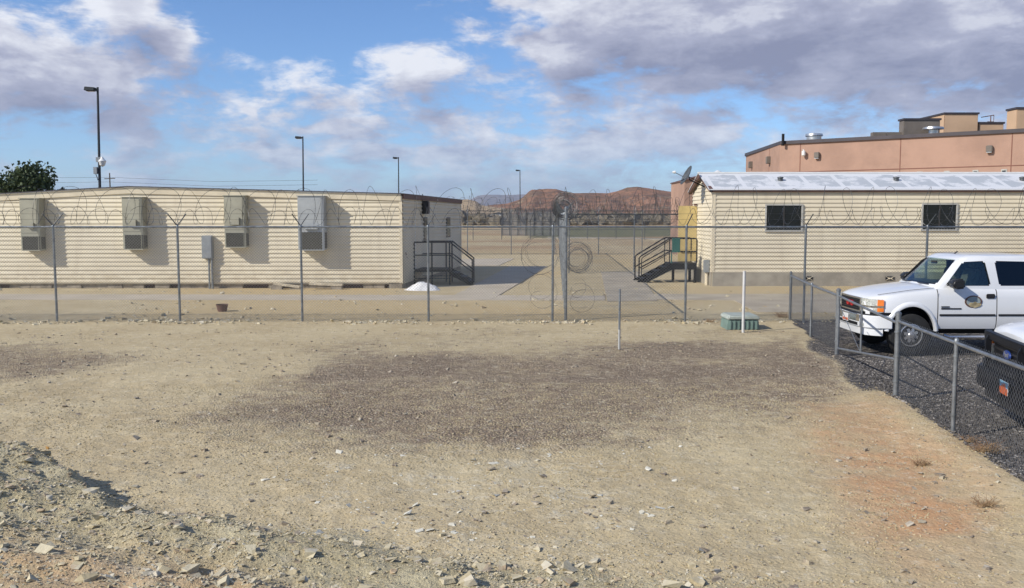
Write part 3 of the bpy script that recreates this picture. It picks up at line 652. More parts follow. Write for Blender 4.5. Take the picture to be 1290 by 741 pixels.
# ---- grey screened enclosure far off
YE = G(660, 297).y; f = thing('screened_enclosure', 'far off grey mesh-screened enclosure behind the fences left of centre', 'enclosure', (A(632,297,YE).x, YE, 0))
xa, xb = A(632,297,YE).x, A(703,297,YE).x; M['screen'] = mat('grey_screen', (.20,.21,.225), .8, 0, .1, 1.2)
ms = MB()
for k in range(120):
    x = xa+(xb-xa)*k/119; ms.box((x-.016,YE,0.02),(x+.016,YE+.02,3.45))
ms.build('screen', M['screen'], f)
for k in range(8):
    x = xa+(xb-xa)*k/7; MB().tube([(x,YE-.08,0),(x,YE-.08,3.7)], .05, 6).build('post', M['galv_dark'], f)
MB().tube([(xa,YE-.08,3.5),(xb,YE-.08,3.5)], .04, 6).build('top_rail', M['galv_dark'], f)
ms = MB()
for k in range(40):
    y = YE+.3+12*k/39; ms.box((xa,y-.05,0.02),(xa+.02,y+.05,3.45))
ms.build('screen', M['screen'], f)
# ---- the low fence by the parked trucks
lf = thing('chain_link_fence', 'low chain link fence around the gravel lot with the parked trucks', 'fence', LOWP[0])
LH = 1.14
def z0(p): return hz(p.x, p.y)
heights = [1.22,1.17,1.25,1.25,1.17,1.17,1.17,1.17]; radii = [.034,.024,.040,.040,.026,.026,.026,.026]
for i, p in enumerate(LOWP):
    q = post(lf, p.x, p.y, heights[i], radii[i], M['galv_low'], z0=-.25)
    for z in (.25,.62,.98): MB().tube([(p.x,p.y,z-.012),(p.x,p.y,z+.012)], radii[i]*1.22, 12).build('band', M['galv'], q)
    if i and i != 3:
        a, b = LOWP[i-1], p; L0 = (b-a).length
        MB().tube([a+Vector((0,0,LH)), b+Vector((0,0,LH))], .022, 10).build('top_rail', M['galv_low'], lf)
        s = Vector((.03,0,0)); nb = max(1, round(L0/2.4)); 
        for k in range(nb): bay(lf, a+(b-a)*k/nb+s, a+(b-a)*(k+1)/nb+s, .03, PANEL_LOW, 2.4)
# gate across the opening
ga, gb = LOWP[2], LOWP[3]; u = (gb-ga).normalized(); ga2, gb2 = ga+u*.07, gb-u*.07
gt = thing('gate', 'open-framed tube gate without mesh in the low fence, beside the truck nose', 'gate', ga)
ztl, ztr, zbl, zbr = 1.14, 1.11, .12, .56
def up_(p, z): return Vector((p.x,p.y,z))
MB().tube([up_(ga2,zbl), up_(ga2,ztl)], .020, 10).build('upright', M['galv_low'], gt)
MB().tube([up_(gb2,zbr), up_(gb2,ztr)], .020, 10).build('upright', M['galv_low'], gt)
md = ga2+(gb2-ga2)*.46; MB().tube([up_(md, zbl+.46*(zbr-zbl)), up_(md, ztl-.02)], .018, 8).build('upright', M['galv_low'], gt)
MB().tube([up_(ga2,ztl), up_(gb2,ztr)], .021, 10).build('top_bar', M['galv_low'], gt)
MB().tube([up_(ga2,zbl), up_(gb2,zbr)], .021, 10).build('bottom_bar', M['galv_low'], gt)
MB().tube([up_(ga2+(gb2-ga2)*.03, .95), up_(md-(gb2-ga2)*.02, zbl+.46*(zbr-zbl)+.03)], .006, 6).build('brace', M['galv'], gt)
# ---- stakes, box, bucket
p = G(780, 440); s = MB(); s.tube([(p.x,p.y,-.2),(p.x,p.y,1.22)], .022, 10)
st = s.build('stake', M['galv'], org=p); tag(st, 'thin grey steel pipe stake standing in the yard in front of the fence', 'stake')
s = MB().tube([(p.x,p.y,0.0),(p.x,p.y,.40)], .0235, 10); s.build('sleeve', M['palesteel'], st)
p = G(936, 419); tag(MB().tube([(p.x,p.y,-.2),(p.x,p.y,1.42)], .034, 12).build('marker_post', M['offwhite'], org=p, bev=.004), 'white pipe marker post in front of the green utility box', 'post')
p = G(937, 416); ub = thing('utility_box', 'squat green fibreglass utility box with faded lid on the dirt', 'utility box', (p.x, p.y+.45, 0))
w = .385; cxx, cy = p.x, p.y+.40
mb = MB(); mb.prism([(-w,-.02),(w,-.02),(w*.93,.24),(-w*.93,.24)], 1, -.36, .36); mb.v = [(v[0]+cxx, v[1]+cy, v[2]) for v in mb.v]; mb.build('body', M['greenbox'], ub, bev=.02)
mb = MB()
for k in range(7):
    x = cxx-w*.8+k*w*1.6/6; mb.box((x-.016,cy-.39,.02),(x+.016,cy-.35,.22))
mb.build('ribs', M['greenbox'], ub, bev=.004)
mb = MB(); mb.prism([(-w*1.02,.243),(w*1.02,.243),(w*.9,.34),(-w*.9,.34)], 1, -.40, .40); mb.v = [(v[0]+cxx, v[1]+cy, v[2]) for v in mb.v]; mb.build('lid', M['greenlid'], ub, bev=.025, seg=3)
p = G(280, 392.5); mb = MB(); mb.lathe([(.12,0),(.165,.20),(.175,.205),(.16,.19),(.115,.02),(.01,.02)], p, 20)
tag(mb.build('bucket', M['fascia'], org=p), 'small dark brown bucket standing on the dirt behind the fence', 'bucket')
# dead weeds along the low fence and tall fence
def weed(px, py, n, s, label, seed, grp=None):
    r = random.Random(seed); p = G(px, py); p.z = hz(p.x, p.y); mb = MB()
    for k in range(n):
        a = r.uniform(0, 2*PI); l = s*r.uniform(.4,1.1); b = p+Vector((r.uniform(-1,1)*s*.6, r.uniform(-1,1)*s*.4, 0)); q = b+Vector((math.cos(a)*l*.7, math.sin(a)*l*.7, l*r.uniform(.2,.8))); mdp = (b+q)/2+Vector((0,0,l*.12))
        mb.tube([b,mdp,q], .0022, 3, r2=.0008)
        for _ in range(3):
            c = b.lerp(q, r.uniform(.3,1)); e = Vector((r.uniform(-1,1),r.uniform(-1,1),r.uniform(-.4,1)))*s*.16; mb.tube([c,c+e], .0015, 3)
    return tag(mb.build('dead_weed', M['weed'], org=p), label, 'weed', grp)
weed(1241, 572, 130, .22, 'reddish dead weed against the low fence at far right', 1)
weed(1222, 560, 60, .13, 'small dead weed just up the low fence from the reddish one', 2)
weed(986, 400, 110, .26, 'brown dead weed at the corner where the low fence meets the tall one', 3)
weed(893, 406, 60, .16, 'dead weed at the foot of the tall fence left of the green box', 4)
weed(1162, 585, 70, .12, 'sparse dead weed sprawling on the reddish dirt at right', 5)
weed(1240, 640, 60, .14, 'flattened dead weed near the bottom right corner', 6)
# ------------------------------------------------------------------ helpers on walls
def W(px, py, a, b):
    """where a sight line meets the upright plane through plan points a, b"""
    d = ray(px, py); n = (-(b[1]-a[1]), b[0]-a[0]); t = (a[0]*n[0]+a[1]*n[1])/(d[0]*n[0]+d[1]*n[1])
    return Vector((d[0]*t, d[1]*t, H+d[2]*t))
def wallbox(mb, p0, p1, nrm, o0, o1):
    """box between opposite corners p0, p1 of a rectangle lying in a wall, from o0 to o1 along the outward normal"""
    n = Vector(nrm); q = []
    for o in (o0, o1):
        q += [Vector((p0.x,p0.y,p0.z))+n*o, Vector((p1.x,p1.y,p0.z))+n*o, Vector((p1.x,p1.y,p1.z))+n*o, Vector((p0.x,p0.y,p1.z))+n*o]
    return mb.add(q, [(0,1,2,3),(7,6,5,4),(0,4,5,1),(1,5,6,2),(2,6,7,3),(3,7,4,0)])
def siding(mb, a, b, z0, z1, nrm, lap=.155, span=None, holes=()):
    """lapped boards: each slopes out to a lip; span(z) limits a board to part of the wall; holes are (s0,s1,z0,z1)"""
    a = Vector((a[0],a[1],0)); b = Vector((b[0],b[1],0)); d = (b-a); Ln = d.length; d.normalize(); n = Vector(nrm); z = z0
    while z < z1-1e-4:
        zt = min(z+lap, z1); s0, s1 = (0, Ln) if span is None else span(zt)
        segs = [(s0, s1)] if s1 > s0 else []
        for h in holes:
            if zt > h[2]+.01 and z < h[3]-.01:
                ns = []
                for u, v in segs:
                    if h[1] <= u or h[0] >= v: ns.append((u, v)); continue
                    if h[0] > u: ns.append((u, h[0]))
                    if h[1] < v: ns.append((h[1], v))
                segs = ns
        for u, v in segs:
            p, q = a+d*u, a+d*v; Z = Vector((0,0,1)); k = min(1, (zt-z)/lap)
            V = [p+n*.030+Z*z, q+n*.030+Z*z, q+n*.024+Z*(z+.06*k), p+n*.024+Z*(z+.06*k), q+n*.010+Z*(z+.075*k), p+n*.010+Z*(z+.075*k), q+Z*zt+n*.004, p+Z*zt+n*.004, p+Z*z, q+Z*z]
            mb.add(V, [(0,1,2,3),(3,2,4,5),(5,4,6,7),(8,9,1,0)])
        z = zt
    return mb
# ------------------------------------------------------------------ left building
cA = G(507, 363.5); YL0 = cA.y; XL = -27.0
zb = A(507, 352, YL0).z; zb = .22
tops = [(A(0,243.5,YL0).x, A(0,243.5,YL0).z), (A(163,234.5,YL0).x, A(163,234.5,YL0).z), (A(505,243.6,YL0).x, A(505,243.6,YL0).z)]
sl0 = (tops[1][1]-tops[0][1])/(tops[1][0]-tops[0][0]); tops[0] = (XL, tops[1][1]-sl0*(tops[1][0]-XL))
def topz(x): return float(np.interp(x, [t[0] for t in tops], [t[1] for t in tops]))
YLf = YL0/.735; cB = A(580.5, 330, YLf); cB.z = 0; ztB = A(580.5, 251.5, YLf).z
lb = thing('modular_building', 'long cream lap-sided modular building with four wall air conditioners at left', 'building', cA)
ux = (cB-cA); ux.z = 0; uxn = ux.normalized(); nE = Vector((uxn.y, -uxn.x, 0))
# solid core a little inside the boards
mb = MB(); zt = topz(cA.x)
core = [(XL,YL0+.01),(cA.x-.006,YL0+.01),(cB.x-.01,cB.y-.01),(XL,cB.y)]
mb.add([(x,y,.16) for x,y in core]+[(XL,YL0+.01,tops[0][1]-.05),(cA.x-.006,YL0+.01,zt-.05),(cB.x-.01,cB.y-.01,ztB-.05),(XL,cB.y,3.0)], [(0,1,2,3),(0,4,5,1),(1,5,6,2),(2,6,7,3),(3,7,4,0),(4,7,6,5)])
xr, zr = tops[1]
mb.add([(XL,YL0+.01,tops[0][1]-.06),(cA.x-.006,YL0+.01,zt-.06),(xr,YL0+.01,zr-.06)], [(0,1,2)]); mb.build('wall_core', M['trim'], lb)
def lspan(z):
    z = z+.12
    if z <= tops[0][1]: a = XL
    else: a = XL+(z-tops[0][1])/(zr-tops[0][1])*(xr-XL)
    b = cA.x-.06 if z <= zt else xr+(zr-z)/(zr-zt)*(cA.x-xr)
    return (a-XL, min(b, cA.x-.06)-XL)
mb = siding(MB(), (XL,YL0), (cA.x,YL0), zb, zr-.13, (0,-1,0), .155, lspan); mb.build('front_siding', M['siding'], lb, sm=0)
Ln = (cB-cA).length
def espan(z): return (.05, Ln*min(1,max(.0,(zt-.1-z)/(max(1e-3,zt-ztB)))) if z > ztB-.1 else Ln-.02)
def wE(px, py): return W(px, py, (cA.x,cA.y), (cB.x,cB.y))
holes = []
w1 = (wE(532.5,273.9), wE(537.3,302.3)); w2 = (wE(561.3,273.9), wE(566.3,298.8)); dr = (wE(522.8,266), wE(527.8,339))
def sE(p): return (Vector((p.x,p.y,0))-Vector((cA.x,cA.y,0))).length
mb = siding(MB(), (cA.x,cA.y), (cB.x,cB.y), .22, max(zt,ztB)-.12, nE*1.7, .155, espan); mb.build('end_siding', M['siding'], lb, sm=0)
mb = MB(); mb.box((cA.x-.09,YL0-.035,zb-.02),(cA.x+.02,YL0+.06,zt-.1)); mb.build('corner_trim', M['trim'], lb)
mb = MB(); wallbox(mb, cB+Vector((0,0,.2))-uxn*.12, cB+Vector((0,0,ztB-.1)), nE, .0, .04); mb.build('corner_trim', M['trim'], lb)
# fascia board following the low gable, metal roof edge above it
def strip(mb, pts, h0, h1, y0, y1):
    for (xa,za),(xb,zb_) in zip(pts, pts[1:]):
        mb.add([(xa,y0,za+h0),(xb,y0,zb_+h0),(xb,y0,zb_+h1),(xa,y0,za+h1),(xa,y1,za+h0),(xb,y1,zb_+h0),(xb,y1,zb_+h1),(xa,y1,za+h1)], [(0,1,2,3),(7,6,5,4),(0,4,5,1),(3,2,6,7),(0,3,7,4),(1,5,6,2)])
    return mb
strip(MB(), tops, -.27, -.05, YL0-.06, YL0+.0).build('fascia', M['trim'], lb)
strip(MB(), tops, -.05, -.015, YL0-.10, YL0+.2).build('drip_edge', M['white'], lb)
mb = MB(); 
for (xa,za),(xb,zb_) in zip(tops, tops[1:]):
    yb = cB.y+.2; xb2 = xb if xb < cA.x-.1 else cB.x+.12; zb2 = zb_ if xb < cA.x-.1 else ztB
    mb.add([(xa,YL0-.12,za),(xb+.08*(xb>xr),YL0-.12,zb_),(xb2,yb,zb2),(xa,yb,za),(xa,YL0-.12,za-.03),(xb+.08*(xb>xr),YL0-.12,zb_-.03),(xb2,yb,zb2-.03),(xa,yb,za-.03)], [(0,1,2,3),(7,6,5,4),(0,4,5,1),(1,5,6,2),(2,6,7,3),(3,7,4,0)])
mb.build('roof', M['capmetal'], lb)
mb = MB(); p0 = Vector((cA.x,cA.y,zt-.20)); e1 = Vector((cB.x,cB.y,ztB-.20)); n = nE
mb.add([p0+n*.03,e1+n*.03,e1+n*.03+Vector((0,0,.17)),p0+n*.03+Vector((0,0,.17)),p0+n*.09,e1+n*.09,e1+n*.09+Vector((0,0,.17)),p0+n*.09+Vector((0,0,.17))],[(0,1,2,3),(7,6,5,4),(0,4,5,1),(1,5,6,2),(2,6,7,3),(3,7,4,0)]); mb.build('fascia', M['fascia'], lb)
# foundation: blocks, some missing
mb = MB(); rb = random.Random(3); x = XL
while x < cA.x-.9:
    w_ = rb.choice((.40,.40,.40,.55)); 
    if rb.random() < .90: box('foundation_block', (x,YL0+.05+rb.random()*.05,-.1),(min(x+w_-.012,cA.x-.52),YL0+.25,.155), M['block'], lb, bev=.006)
    x += w_
mb.box((cA.x-.5,YL0+.0,-.1),(cA.x-.005,YL0+.3,.20)); mb.build('foundation', M['block'], lb, bev=.006)
mb = MB(); wallbox(mb, Vector((cA.x,cA.y,-.1)), Vector((cB.x,cB.y,.2)), nE, -.2, -.01); mb.build('foundation', M['block'], lb)
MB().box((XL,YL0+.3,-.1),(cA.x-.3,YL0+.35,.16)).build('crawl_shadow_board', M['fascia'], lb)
# end wall: door, narrow windows, wall lamp
mb = MB(); wallbox(mb, dr[0], dr[1], nE, .0, .045); d_ = mb.build('door', M['trim'], lb)
mb = MB(); wallbox(mb, dr[0]+Vector((0,0,.06))-uxn*.10, dr[1]+uxn*.10, nE, .0, .03); mb.build('door_frame', M['white'], d_)
for a_, b_ in (w1, w2):
    mb = MB(); wallbox(mb, a_-uxn*.0, b_, nE, .02, .05); f_ = mb.build('window', M['frame_dark'], lb)
    mb = MB(); wallbox(mb, a_+uxn*.10-Vector((0,0,.07)), b_-uxn*.10+Vector((0,0,.07)), nE, .04, .056); mb.build('pane', M['glassdark'], f_)
q = wE(531.5, 262); mb = MB(); wallbox(mb, q+Vector((0,0,.28))-uxn*.16, q-Vector((0,0,.25))+uxn*.16, nE, .02, .30)
wl = mb.build('wall_lamp', M['blackplastic'], lb, bev=.03); MB().tube([q+nE*.03+Vector((0,0,.28)), q+nE*.03+Vector((0,0,.55))], .02, 6).build('conduit', M['blackplastic'], wl)
# ---- wall air conditioners
def ac(fl, fr, yt, yb_, m, label, gx0, gx1, gy0, gy1, proj_=.42, small=None):
    Y = YL0-proj_; a = A(fl, yt, Y); b = A(fr, yb_, Y); t = thing('air_conditioner', label, 'air conditioner', (a.x,YL0-.02,b.z), 'wall air conditioners on the long wall')
    gt_ = A(gx0, gy0, Y).z; hs = gt_+.10
    box('cabinet', (a.x,Y,b.z), (b.x,YL0-.024,a.z), m, t, bev=.012)
    # raised upper door and corner posts
    box('door', (a.x+.03,Y-.012,hs+.02), (b.x-.10,Y-.002,a.z-.04), m, t, bev=.004)
    box('corner_post', (b.x-.075,Y-.016,b.z+.02), (b.x-.052,Y-.002,a.z-.02), m, t)
    g0 = A(gx0, gy0, Y); g1 = A(gx1, gy1, Y); gr = box('grille', (g0.x,Y-.010,g1.z), (g1.x,Y-.002,g0.z), M['louver'], t)
    ms = MB(); nsl = 16
    for k in range(nsl):
        z = g1.z+(g0.z-g1.z)*(k+.5)/nsl; ms.add([(g0.x+.01,Y-.011,z-.012),(g1.x-.01,Y-.011,z-.012),(g1.x-.01,Y-.024,z+.004),(g0.x+.01,Y-.024,z+.004)],[(0,1,2,3)])
    ms.build('slats', M['louver'], gr)
    box('frame_edge', (g0.x-.03,Y-.022,g1.z-.035), (b.x-.005,Y-.002,g1.z-.004), m, t, bev=.003)
    box('frame_edge', (g0.x-.03,Y-.022,g1.z), (g0.x-.004,Y-.002,g0.z+.02), m, t, bev=.003)
    box('side_louver', (b.x+.002,Y+.05,b.z+.06), (b.x+.012,YL0-.08,gt_-.02), M['louver'], t)
    box('side_flange', (b.x+.002,Y+.02,gt_+.03), (b.x+.03,YL0-.05,gt_+.09), m, t)
    if small:
        p, q = A(small[0],small[1],Y), A(small[2],small[3],Y); box('control_box', (p.x,Y-.09,q.z), (q.x,Y-.014,p.z), m, t, bev=.008)
    MB().box((a.x-.03,Y-.03,a.z+.002),(b.x+.03,YL0-.03,a.z+.03)).build('top_cap', m, t)
    return t
ac(24,51.5,250.5,316,M['ac'],'leftmost of the four wall air conditioners on the long cream wall',28.5,51,298,315,small=(36,281,43.5,288))
ac(153,181,249,314.5,M['ac'],'second wall air conditioner from the left on the long cream wall',157.5,181,296,313.5,small=(164,277,172.5,285.5))
ac(281.6,310,247,312,M['ac'],'third wall air conditioner from the left, just right of the electrical meter box',285,308.5,293.5,311,small=(291,274,302,283.5))
ac(374.5,409,247.5,315,M['ac_grey'],'rightmost and widest wall air conditioner, bluish grey, behind a fence post',379,407,292.5,314.5,.50,small=(384,283.5,401,289))
# ---- meter box with conduits
a, b = A(253.5,297,YL0-.22), A(267.5,326,YL0-.22); t = thing('meter_box', 'grey electrical box on two conduits on the long cream wall', 'electrical box', (a.x,YL0-.02,0))
box('cabinet', (a.x,YL0-.22,b.z),(b.x,YL0-.026,a.z), M['elec'], t, bev=.012)
box('cover', (a.x+.03,YL0-.235,b.z+.03),(b.x-.03,YL0-.222,a.z-.03), M['elec'], t, bev=.004)
for dx, r_ in ((.22,.035),(.33,.045)): MB().tube([(a.x+dx,YL0-.12,.0),(a.x+dx,YL0-.12,b.z)], r_, 10).build('conduit', M['galv'], t)
# boards and a block on the ground by the wall
def board(p0, p1, y0, y1, label, thick=.075):
    mb = MB(); P0_, P1_ = Vector(p0), Vector(p1); dz = Vector((0,0,thick)); d = Vector((0,.30,0))
    mb.add([P0_,P1_,P1_+d,P0_+d,P0_+dz,P1_+dz,P1_+d+dz,P0_+d+dz],[(0,3,2,1),(4,5,6,7),(0,1,5,4),(1,2,6,5),(2,3,7,6),(3,0,4,7)])
    return tag(mb.build('board', M['wood'], org=P0_, bev=.006), label, 'board')
a, b = A(344,354.2,YL0-.5), A(377,359.5,YL0-.5); board((a.x,YL0-.5,.17),(b.x,YL0-.5,.04),0,0,'weathered board slanting down off a block under the rightmost air conditioner, the left one')
a, b = A(389,354,YL0-.5), A(431,357,YL0-.5); board((a.x,YL0-.5,.16),(b.x,YL0-.5,.12),0,0,'weathered board lying nearly level on blocks by the wall, the right one')
for i_, (x, lab) in enumerate([(A(349,358,YL0-.4).x,'grey concrete block under the left end of the slanting board'),(A(424,358,YL0-.4).x,'grey concrete block under the right end of the level board'),(A(372,358,YL0-.4).x,'flat concrete block beside the foot of the slanting board')]):
    hh = (.155,.10,.035)[i_]; tag(MB().box((x-.2,YL0-.5,-.02),(x+.2,YL0-.3,hh)).build('concrete_block', M['block'], org=(x,YL0-.4,0), bev=.01), lab, 'block')
# white covered heap and shovel
p = G(532, 366); vs = []; nn, rr_ = 14, 28
for i in range(nn+1):
    for k in range(rr_):
        a_ = 2*PI*k/rr_; q = i/nn; n_ = float(fbm(np.array([p.x+q*math.cos(a_)*3+9]), np.array([q*math.sin(a_)*3+4]), 3, 7)[0])
        vs.append((p.x+.66*q*math.cos(a_)*(1+.25*(n_-.5)), p.y+.42*q*math.sin(a_)*(1+.25*(n_-.5))+.2, max(.0, .30*(1-q**1.5)*(.65+.7*n_))))
fs = [(i*rr_+k, i*rr_+(k+1)%rr_, (i+1)*rr_+(k+1)%rr_, (i+1)*rr_+k) for i in range(nn) for k in range(rr_)]
tag(MB().add(vs, fs).build('white_heap', M['poly'], org=p, sm=50), 'low white heap on the ground at the corner of the left building', 'heap')
a, b = A(507.5,318,YL0+.3), G(520,357); t = thing('shovel', 'dark long-handled shovel leaning on the end wall of the left building', 'shovel', b)
a = wE(509.5,318)+nE*.05; MB().tube([a, b.lerp(a,.22)+Vector((0,0,.0))], .018, 8).build('handle', M['fascia'], t)
mb = MB(); e = b.lerp(a,.22); d = (e-b).normalized(); s_ = Vector((0,1,0)); mb.add([b, b.lerp(e,.4)+s_*.13, e+s_*.12, e-s_*.12, b.lerp(e,.4)-s_*.13]+[q+Vector((.015,0,.01)) for q in (b, b.lerp(e,.4)+s_*.13, e+s_*.12, e-s_*.12, b.lerp(e,.4)-s_*.13)], [(0,1,2,3,4),(9,8,7,6,5),(0,5,6,1),(1,6,7,2),(2,7,8,3),(3,8,9,4),(4,9,5,0)]); mb.build('blade', M['galv_dark'], t)
# ---- black steel steps at the left building
YS = G(560, 359).y; xa = wE(523,350).x+.10; pa = A(522,355,YS); pb = A(566.5,359,YS); pc = A(595,356,YS); D = 1.5; zp = .60
t = thing('steps', 'black steel platform steps with railings on the end wall of the left building', 'steps', (pa.x,YS,0))
box('platform', (pa.x,YS,zp-.10),(pb.x,YS+D,zp), M['black'], t, bev=.004)
for k in range(3):
    x = pb.x+(pc.x-pb.x)*(k+.15)/3; box('tread', (x,YS+.12,zp-.15*(k+1)-.04),(x+.30,YS+D-.12,zp-.15*(k+1)), M['black'], t)
for yy in (YS+.08,YS+D-.08):
    mb = MB(); mb.prism([(pb.x-.02,zp-.02),(pc.x+.02,.10),(pc.x+.02,0),(pc.x-.14,0),(pb.x-.02,zp-.22)],1,yy-.02,yy+.02); mb.build('stringer', M['black'], t)
for yy in (YS+.03, YS+D-.03):
    mb = MB(); z1 = zp+1.05; z2 = zp+.55
    for x in (pa.x, (pa.x+pb.x)/2+.45*(yy>YS+1), pb.x): mb.tube([(x,yy,0),(x,yy,z1)], .030, 8)
    mb.tube([(pa.x,yy,z1),(pb.x+.02,yy,z1),(pc.x,yy,.98),(pc.x,yy,0)], .029, 8)
    mb.tube([(pa.x,yy,z2),(pb.x+.02,yy,z2),(pc.x,yy,.50)], .024, 8); mb.tube([(pa.x,yy,.25),(pb.x,yy,.25)], .016, 6); mb.build('railing', M['black'], t)
# dirt heap in the shade, stones by the steps
# ------------------------------------------------------------------ right building
cR = G(896.5, 360.5); YR = cR.y; XR2 = 27.0; DP = 3.9
zsb = A(896.5,343.2,YR).z; zev = A(896.5,237.5,YR).z; YRr = YR+DP/2; zrd = A(882,218.5,YRr).z
rb_ = thing('modular_building', 'cream lap-sided modular building with whitish metal roof behind the parked truck', 'building', cR)
mb = MB(); mb.prism([(YR+.01,0),(YR+DP,0),(YR+DP,zev-.02),(YRr,zrd-.05),(YR+.01,zev-.02)], 0, cR.x+.01, XR2); mb.build('wall_core', M['trim'], rb_)
wins = [(965.5,1008.5,259,290),(1162.5,1203,258,289)]
def wR(px, py): return A(px, py, YR)
hl = [(wR(a,c).x-cR.x, wR(b,c).x-cR.x, wR(a,d).z, wR(a,c).z) for a,b,c,d in wins]
siding(MB(), (cR.x+.06,YR), (XR2,YR), zsb, zev-.13, (0,-1,0), .155).build('front_siding', M['siding'], rb_, sm=0)
def gspan(z):
    z = z+.08
    if z < zev: return (0.05, DP)
    f_ = (z-zev)/(zrd-zev)*DP/2; return (f_+.03, DP-f_)
siding(MB(), (cR.x,YR+DP), (cR.x,YR), zsb, zrd-.12, (-1,0,0), .155, gspan).build('end_siding', M['siding'], rb_, sm=0)
box('corner_trim', (cR.x-.035,YR-.035,zsb),(cR.x+.085,YR+.02,zev-.1), M['trim'], rb_)
box('corner_trim', (cR.x-.033,YR+.022,zsb),(cR.x-.002,YR+.10,zev-.1), M['trim'], rb_)
box('foundation', (cR.x+.02,YR-.028,-.1),(XR2,YR-.002,zsb-.01), M['concrete'], rb_)
box('foundation', (cR.x-.03,YR+.06,-.1),(cR.x-.002,YR+DP,zsb-.01), M['concrete'], rb_)
box('fascia', (cR.x-.16,YR-.10,zev-.14),(XR2,YR-.03,zev-.02), M['fascia'], rb_)
for ya, yb_, za, zb_ in ((YR-.10,YRr,zev-.14,zrd-.16),(YRr,YR+DP+.1,zrd-.16,zev-.14)):
    MB().add([(cR.x-.17,ya,za),(cR.x-.17,yb_,zb_),(cR.x-.17,yb_,zb_+.13),(cR.x-.17,ya,za+.13),(cR.x-.04,ya,za),(cR.x-.04,yb_,zb_),(cR.x-.04,yb_,zb_+.13),(cR.x-.04,ya,za+.13)],[(0,1,2,3),(7,6,5,4),(0,4,5,1),(1,5,6,2),(2,6,7,3),(3,7,4,0)]).build('fascia', M['fascia'], rb_)
m, t_, b_ = nt('patched_metal_roof'); tc = N(t_, 'ShaderNodeTexCoord'); mp = N(t_, 'ShaderNodeMapping'); mp.inputs['Scale'].default_value = (.8,.9,1); L(t_, tc.outputs['Object'], mp.inputs[0])
nz = N(t_, 'ShaderNodeTexNoise', i_Scale=1.3, i_Detail=7, i_Roughness=.7); L(t_, mp.outputs[0], nz.inputs['Vector'])
sp = N(t_, 'ShaderNodeSeparateXYZ'); L(t_, tc.outputs['Object'], sp.inputs[0]); fr = MATH(t_, 'FRACT', MATH(t_, 'MULTIPLY', sp.outputs[0], 1/1.25))
seam = MATH(t_, 'GREATER_THAN', MATH(t_, 'ABSOLUTE', MATH(t_, 'SUBTRACT', fr, .5)), .43)
tgt = MATH(t_, 'ADD', nz.outputs[0], MATH(t_, 'ADD', MATH(t_, 'MULTIPLY', seam, .35), MATH(t_, 'MULTIPLY', RAMP(t_, sp.outputs[1], 1.35, 1.9), .25)))
tgt = MATH(t_, 'ADD', tgt, MATH(t_, 'MULTIPLY', MATH(t_, 'SUBTRACT', 1.0, RAMP(t_, sp.outputs[1], .0, .35)), .16))
L(t_, MIXC(t_, RAMP(t_, tgt, .47, .58), (.43,.455,.475), (.65,.66,.67)), b_.inputs['Base Color']); b_.inputs['Roughness'].default_value = .5; b_.inputs['Metallic'].default_value = .0; M['roofpatch'] = m
for sgn in (0, 1):
    ya, yb_ = (YR-.14, YRr) if sgn == 0 else (YRr, YR+DP+.14); za, zb_ = (zev-.02, zrd) if sgn == 0 else (zrd, zev-.02); k = (zrd-zev)/(DP/2)
    if sgn == 0: za -= .14*k
    else: zb_ -= .14*k
    MB().add([(cR.x-.2,ya,za),(XR2,ya,za),(XR2,yb_,zb_),(cR.x-.2,yb_,zb_),(cR.x-.2,ya,za+.03),(XR2,ya,za+.03),(XR2,yb_,zb_+.03),(cR.x-.2,yb_,zb_+.03)],[(0,3,2,1),(4,5,6,7),(0,1,5,4),(1,2,6,5),(2,3,7,6),(3,0,4,7)]).build('roof', M['roofpatch'], rb_)
box('ridge_cap', (cR.x-.2,YRr-.12,zrd+.005),(XR2,YRr+.12,zrd+.05), M['white'], rb_)
for px in (983,1129,1288): 
    p = A(px, 226, YR+.95); z_ = zev+(.95/(DP/2))*(zrd-zev); MB().lathe([(.10,-.02),(.10,.10),(.13,.11),(.11,.15),(.02,.17)], (p.x,YR+.95,z_), 12).build('roof_vent', M['galv_dark'], rb_)
p = A(904,217,YRr+.3); MB().lathe([(.11,-.05),(.11,.16),(.15,.17),(.02,.24)], (p.x,YRr+.3,zrd-.1), 12).build('roof_vent', M['white'], rb_)
for (a,b,c,d) in wins:
    p, q = wR(a,c), wR(b,d); w_ = MB()
    for k in (((p.x-.06,YR-.075,p.z),(q.x+.06,YR-.0,p.z+.05)),((p.x-.06,YR-.075,q.z-.06),(q.x+.06,YR-.0,q.z)),((p.x-.06,YR-.07,q.z),(p.x,YR-.0,p.z)),((q.x,YR-.07,q.z),(q.x+.06,YR-.0,p.z))): w_.box(*k)
    f_ = w_.build('window', M['frame'], rb_)
    box('pane', (p.x,YR-.034,q.z),(q.x,YR-.026,p.z), M['glassdark'], f_)
    mx_ = (p.x+q.x)/2; box('mullion', (mx_-.02,YR-.05,q.z),(mx_+.02,YR-.035,p.z), M['frame_dark'], f_)
    # dim interior things seen through the pane: shelves and blinds read as faint marks
for a, b in ((1014.5,1023.5),(1115.5,1126.5),(1218,1228)):
    p, q = A(a,348.3,YR-.03), A(b,353.3,YR-.03); v_ = MB(); v_.box((p.x,YR-.05,q.z),(q.x,YR-.03,p.z)); f_ = v_.build('foundation_vent', M['black'], rb_)
    g_ = MB(); g_.tube([(p.x,YR-.055,q.z),(q.x,YR-.055,p.z)], .008, 4); g_.tube([(p.x,YR-.055,p.z),(q.x,YR-.055,q.z)], .008, 4); g_.box((p.x+.09,YR-.06,q.z+.05),(q.x-.09,YR-.051,p.z-.05)); g_.build('vent_grid', M['trim'], f_)
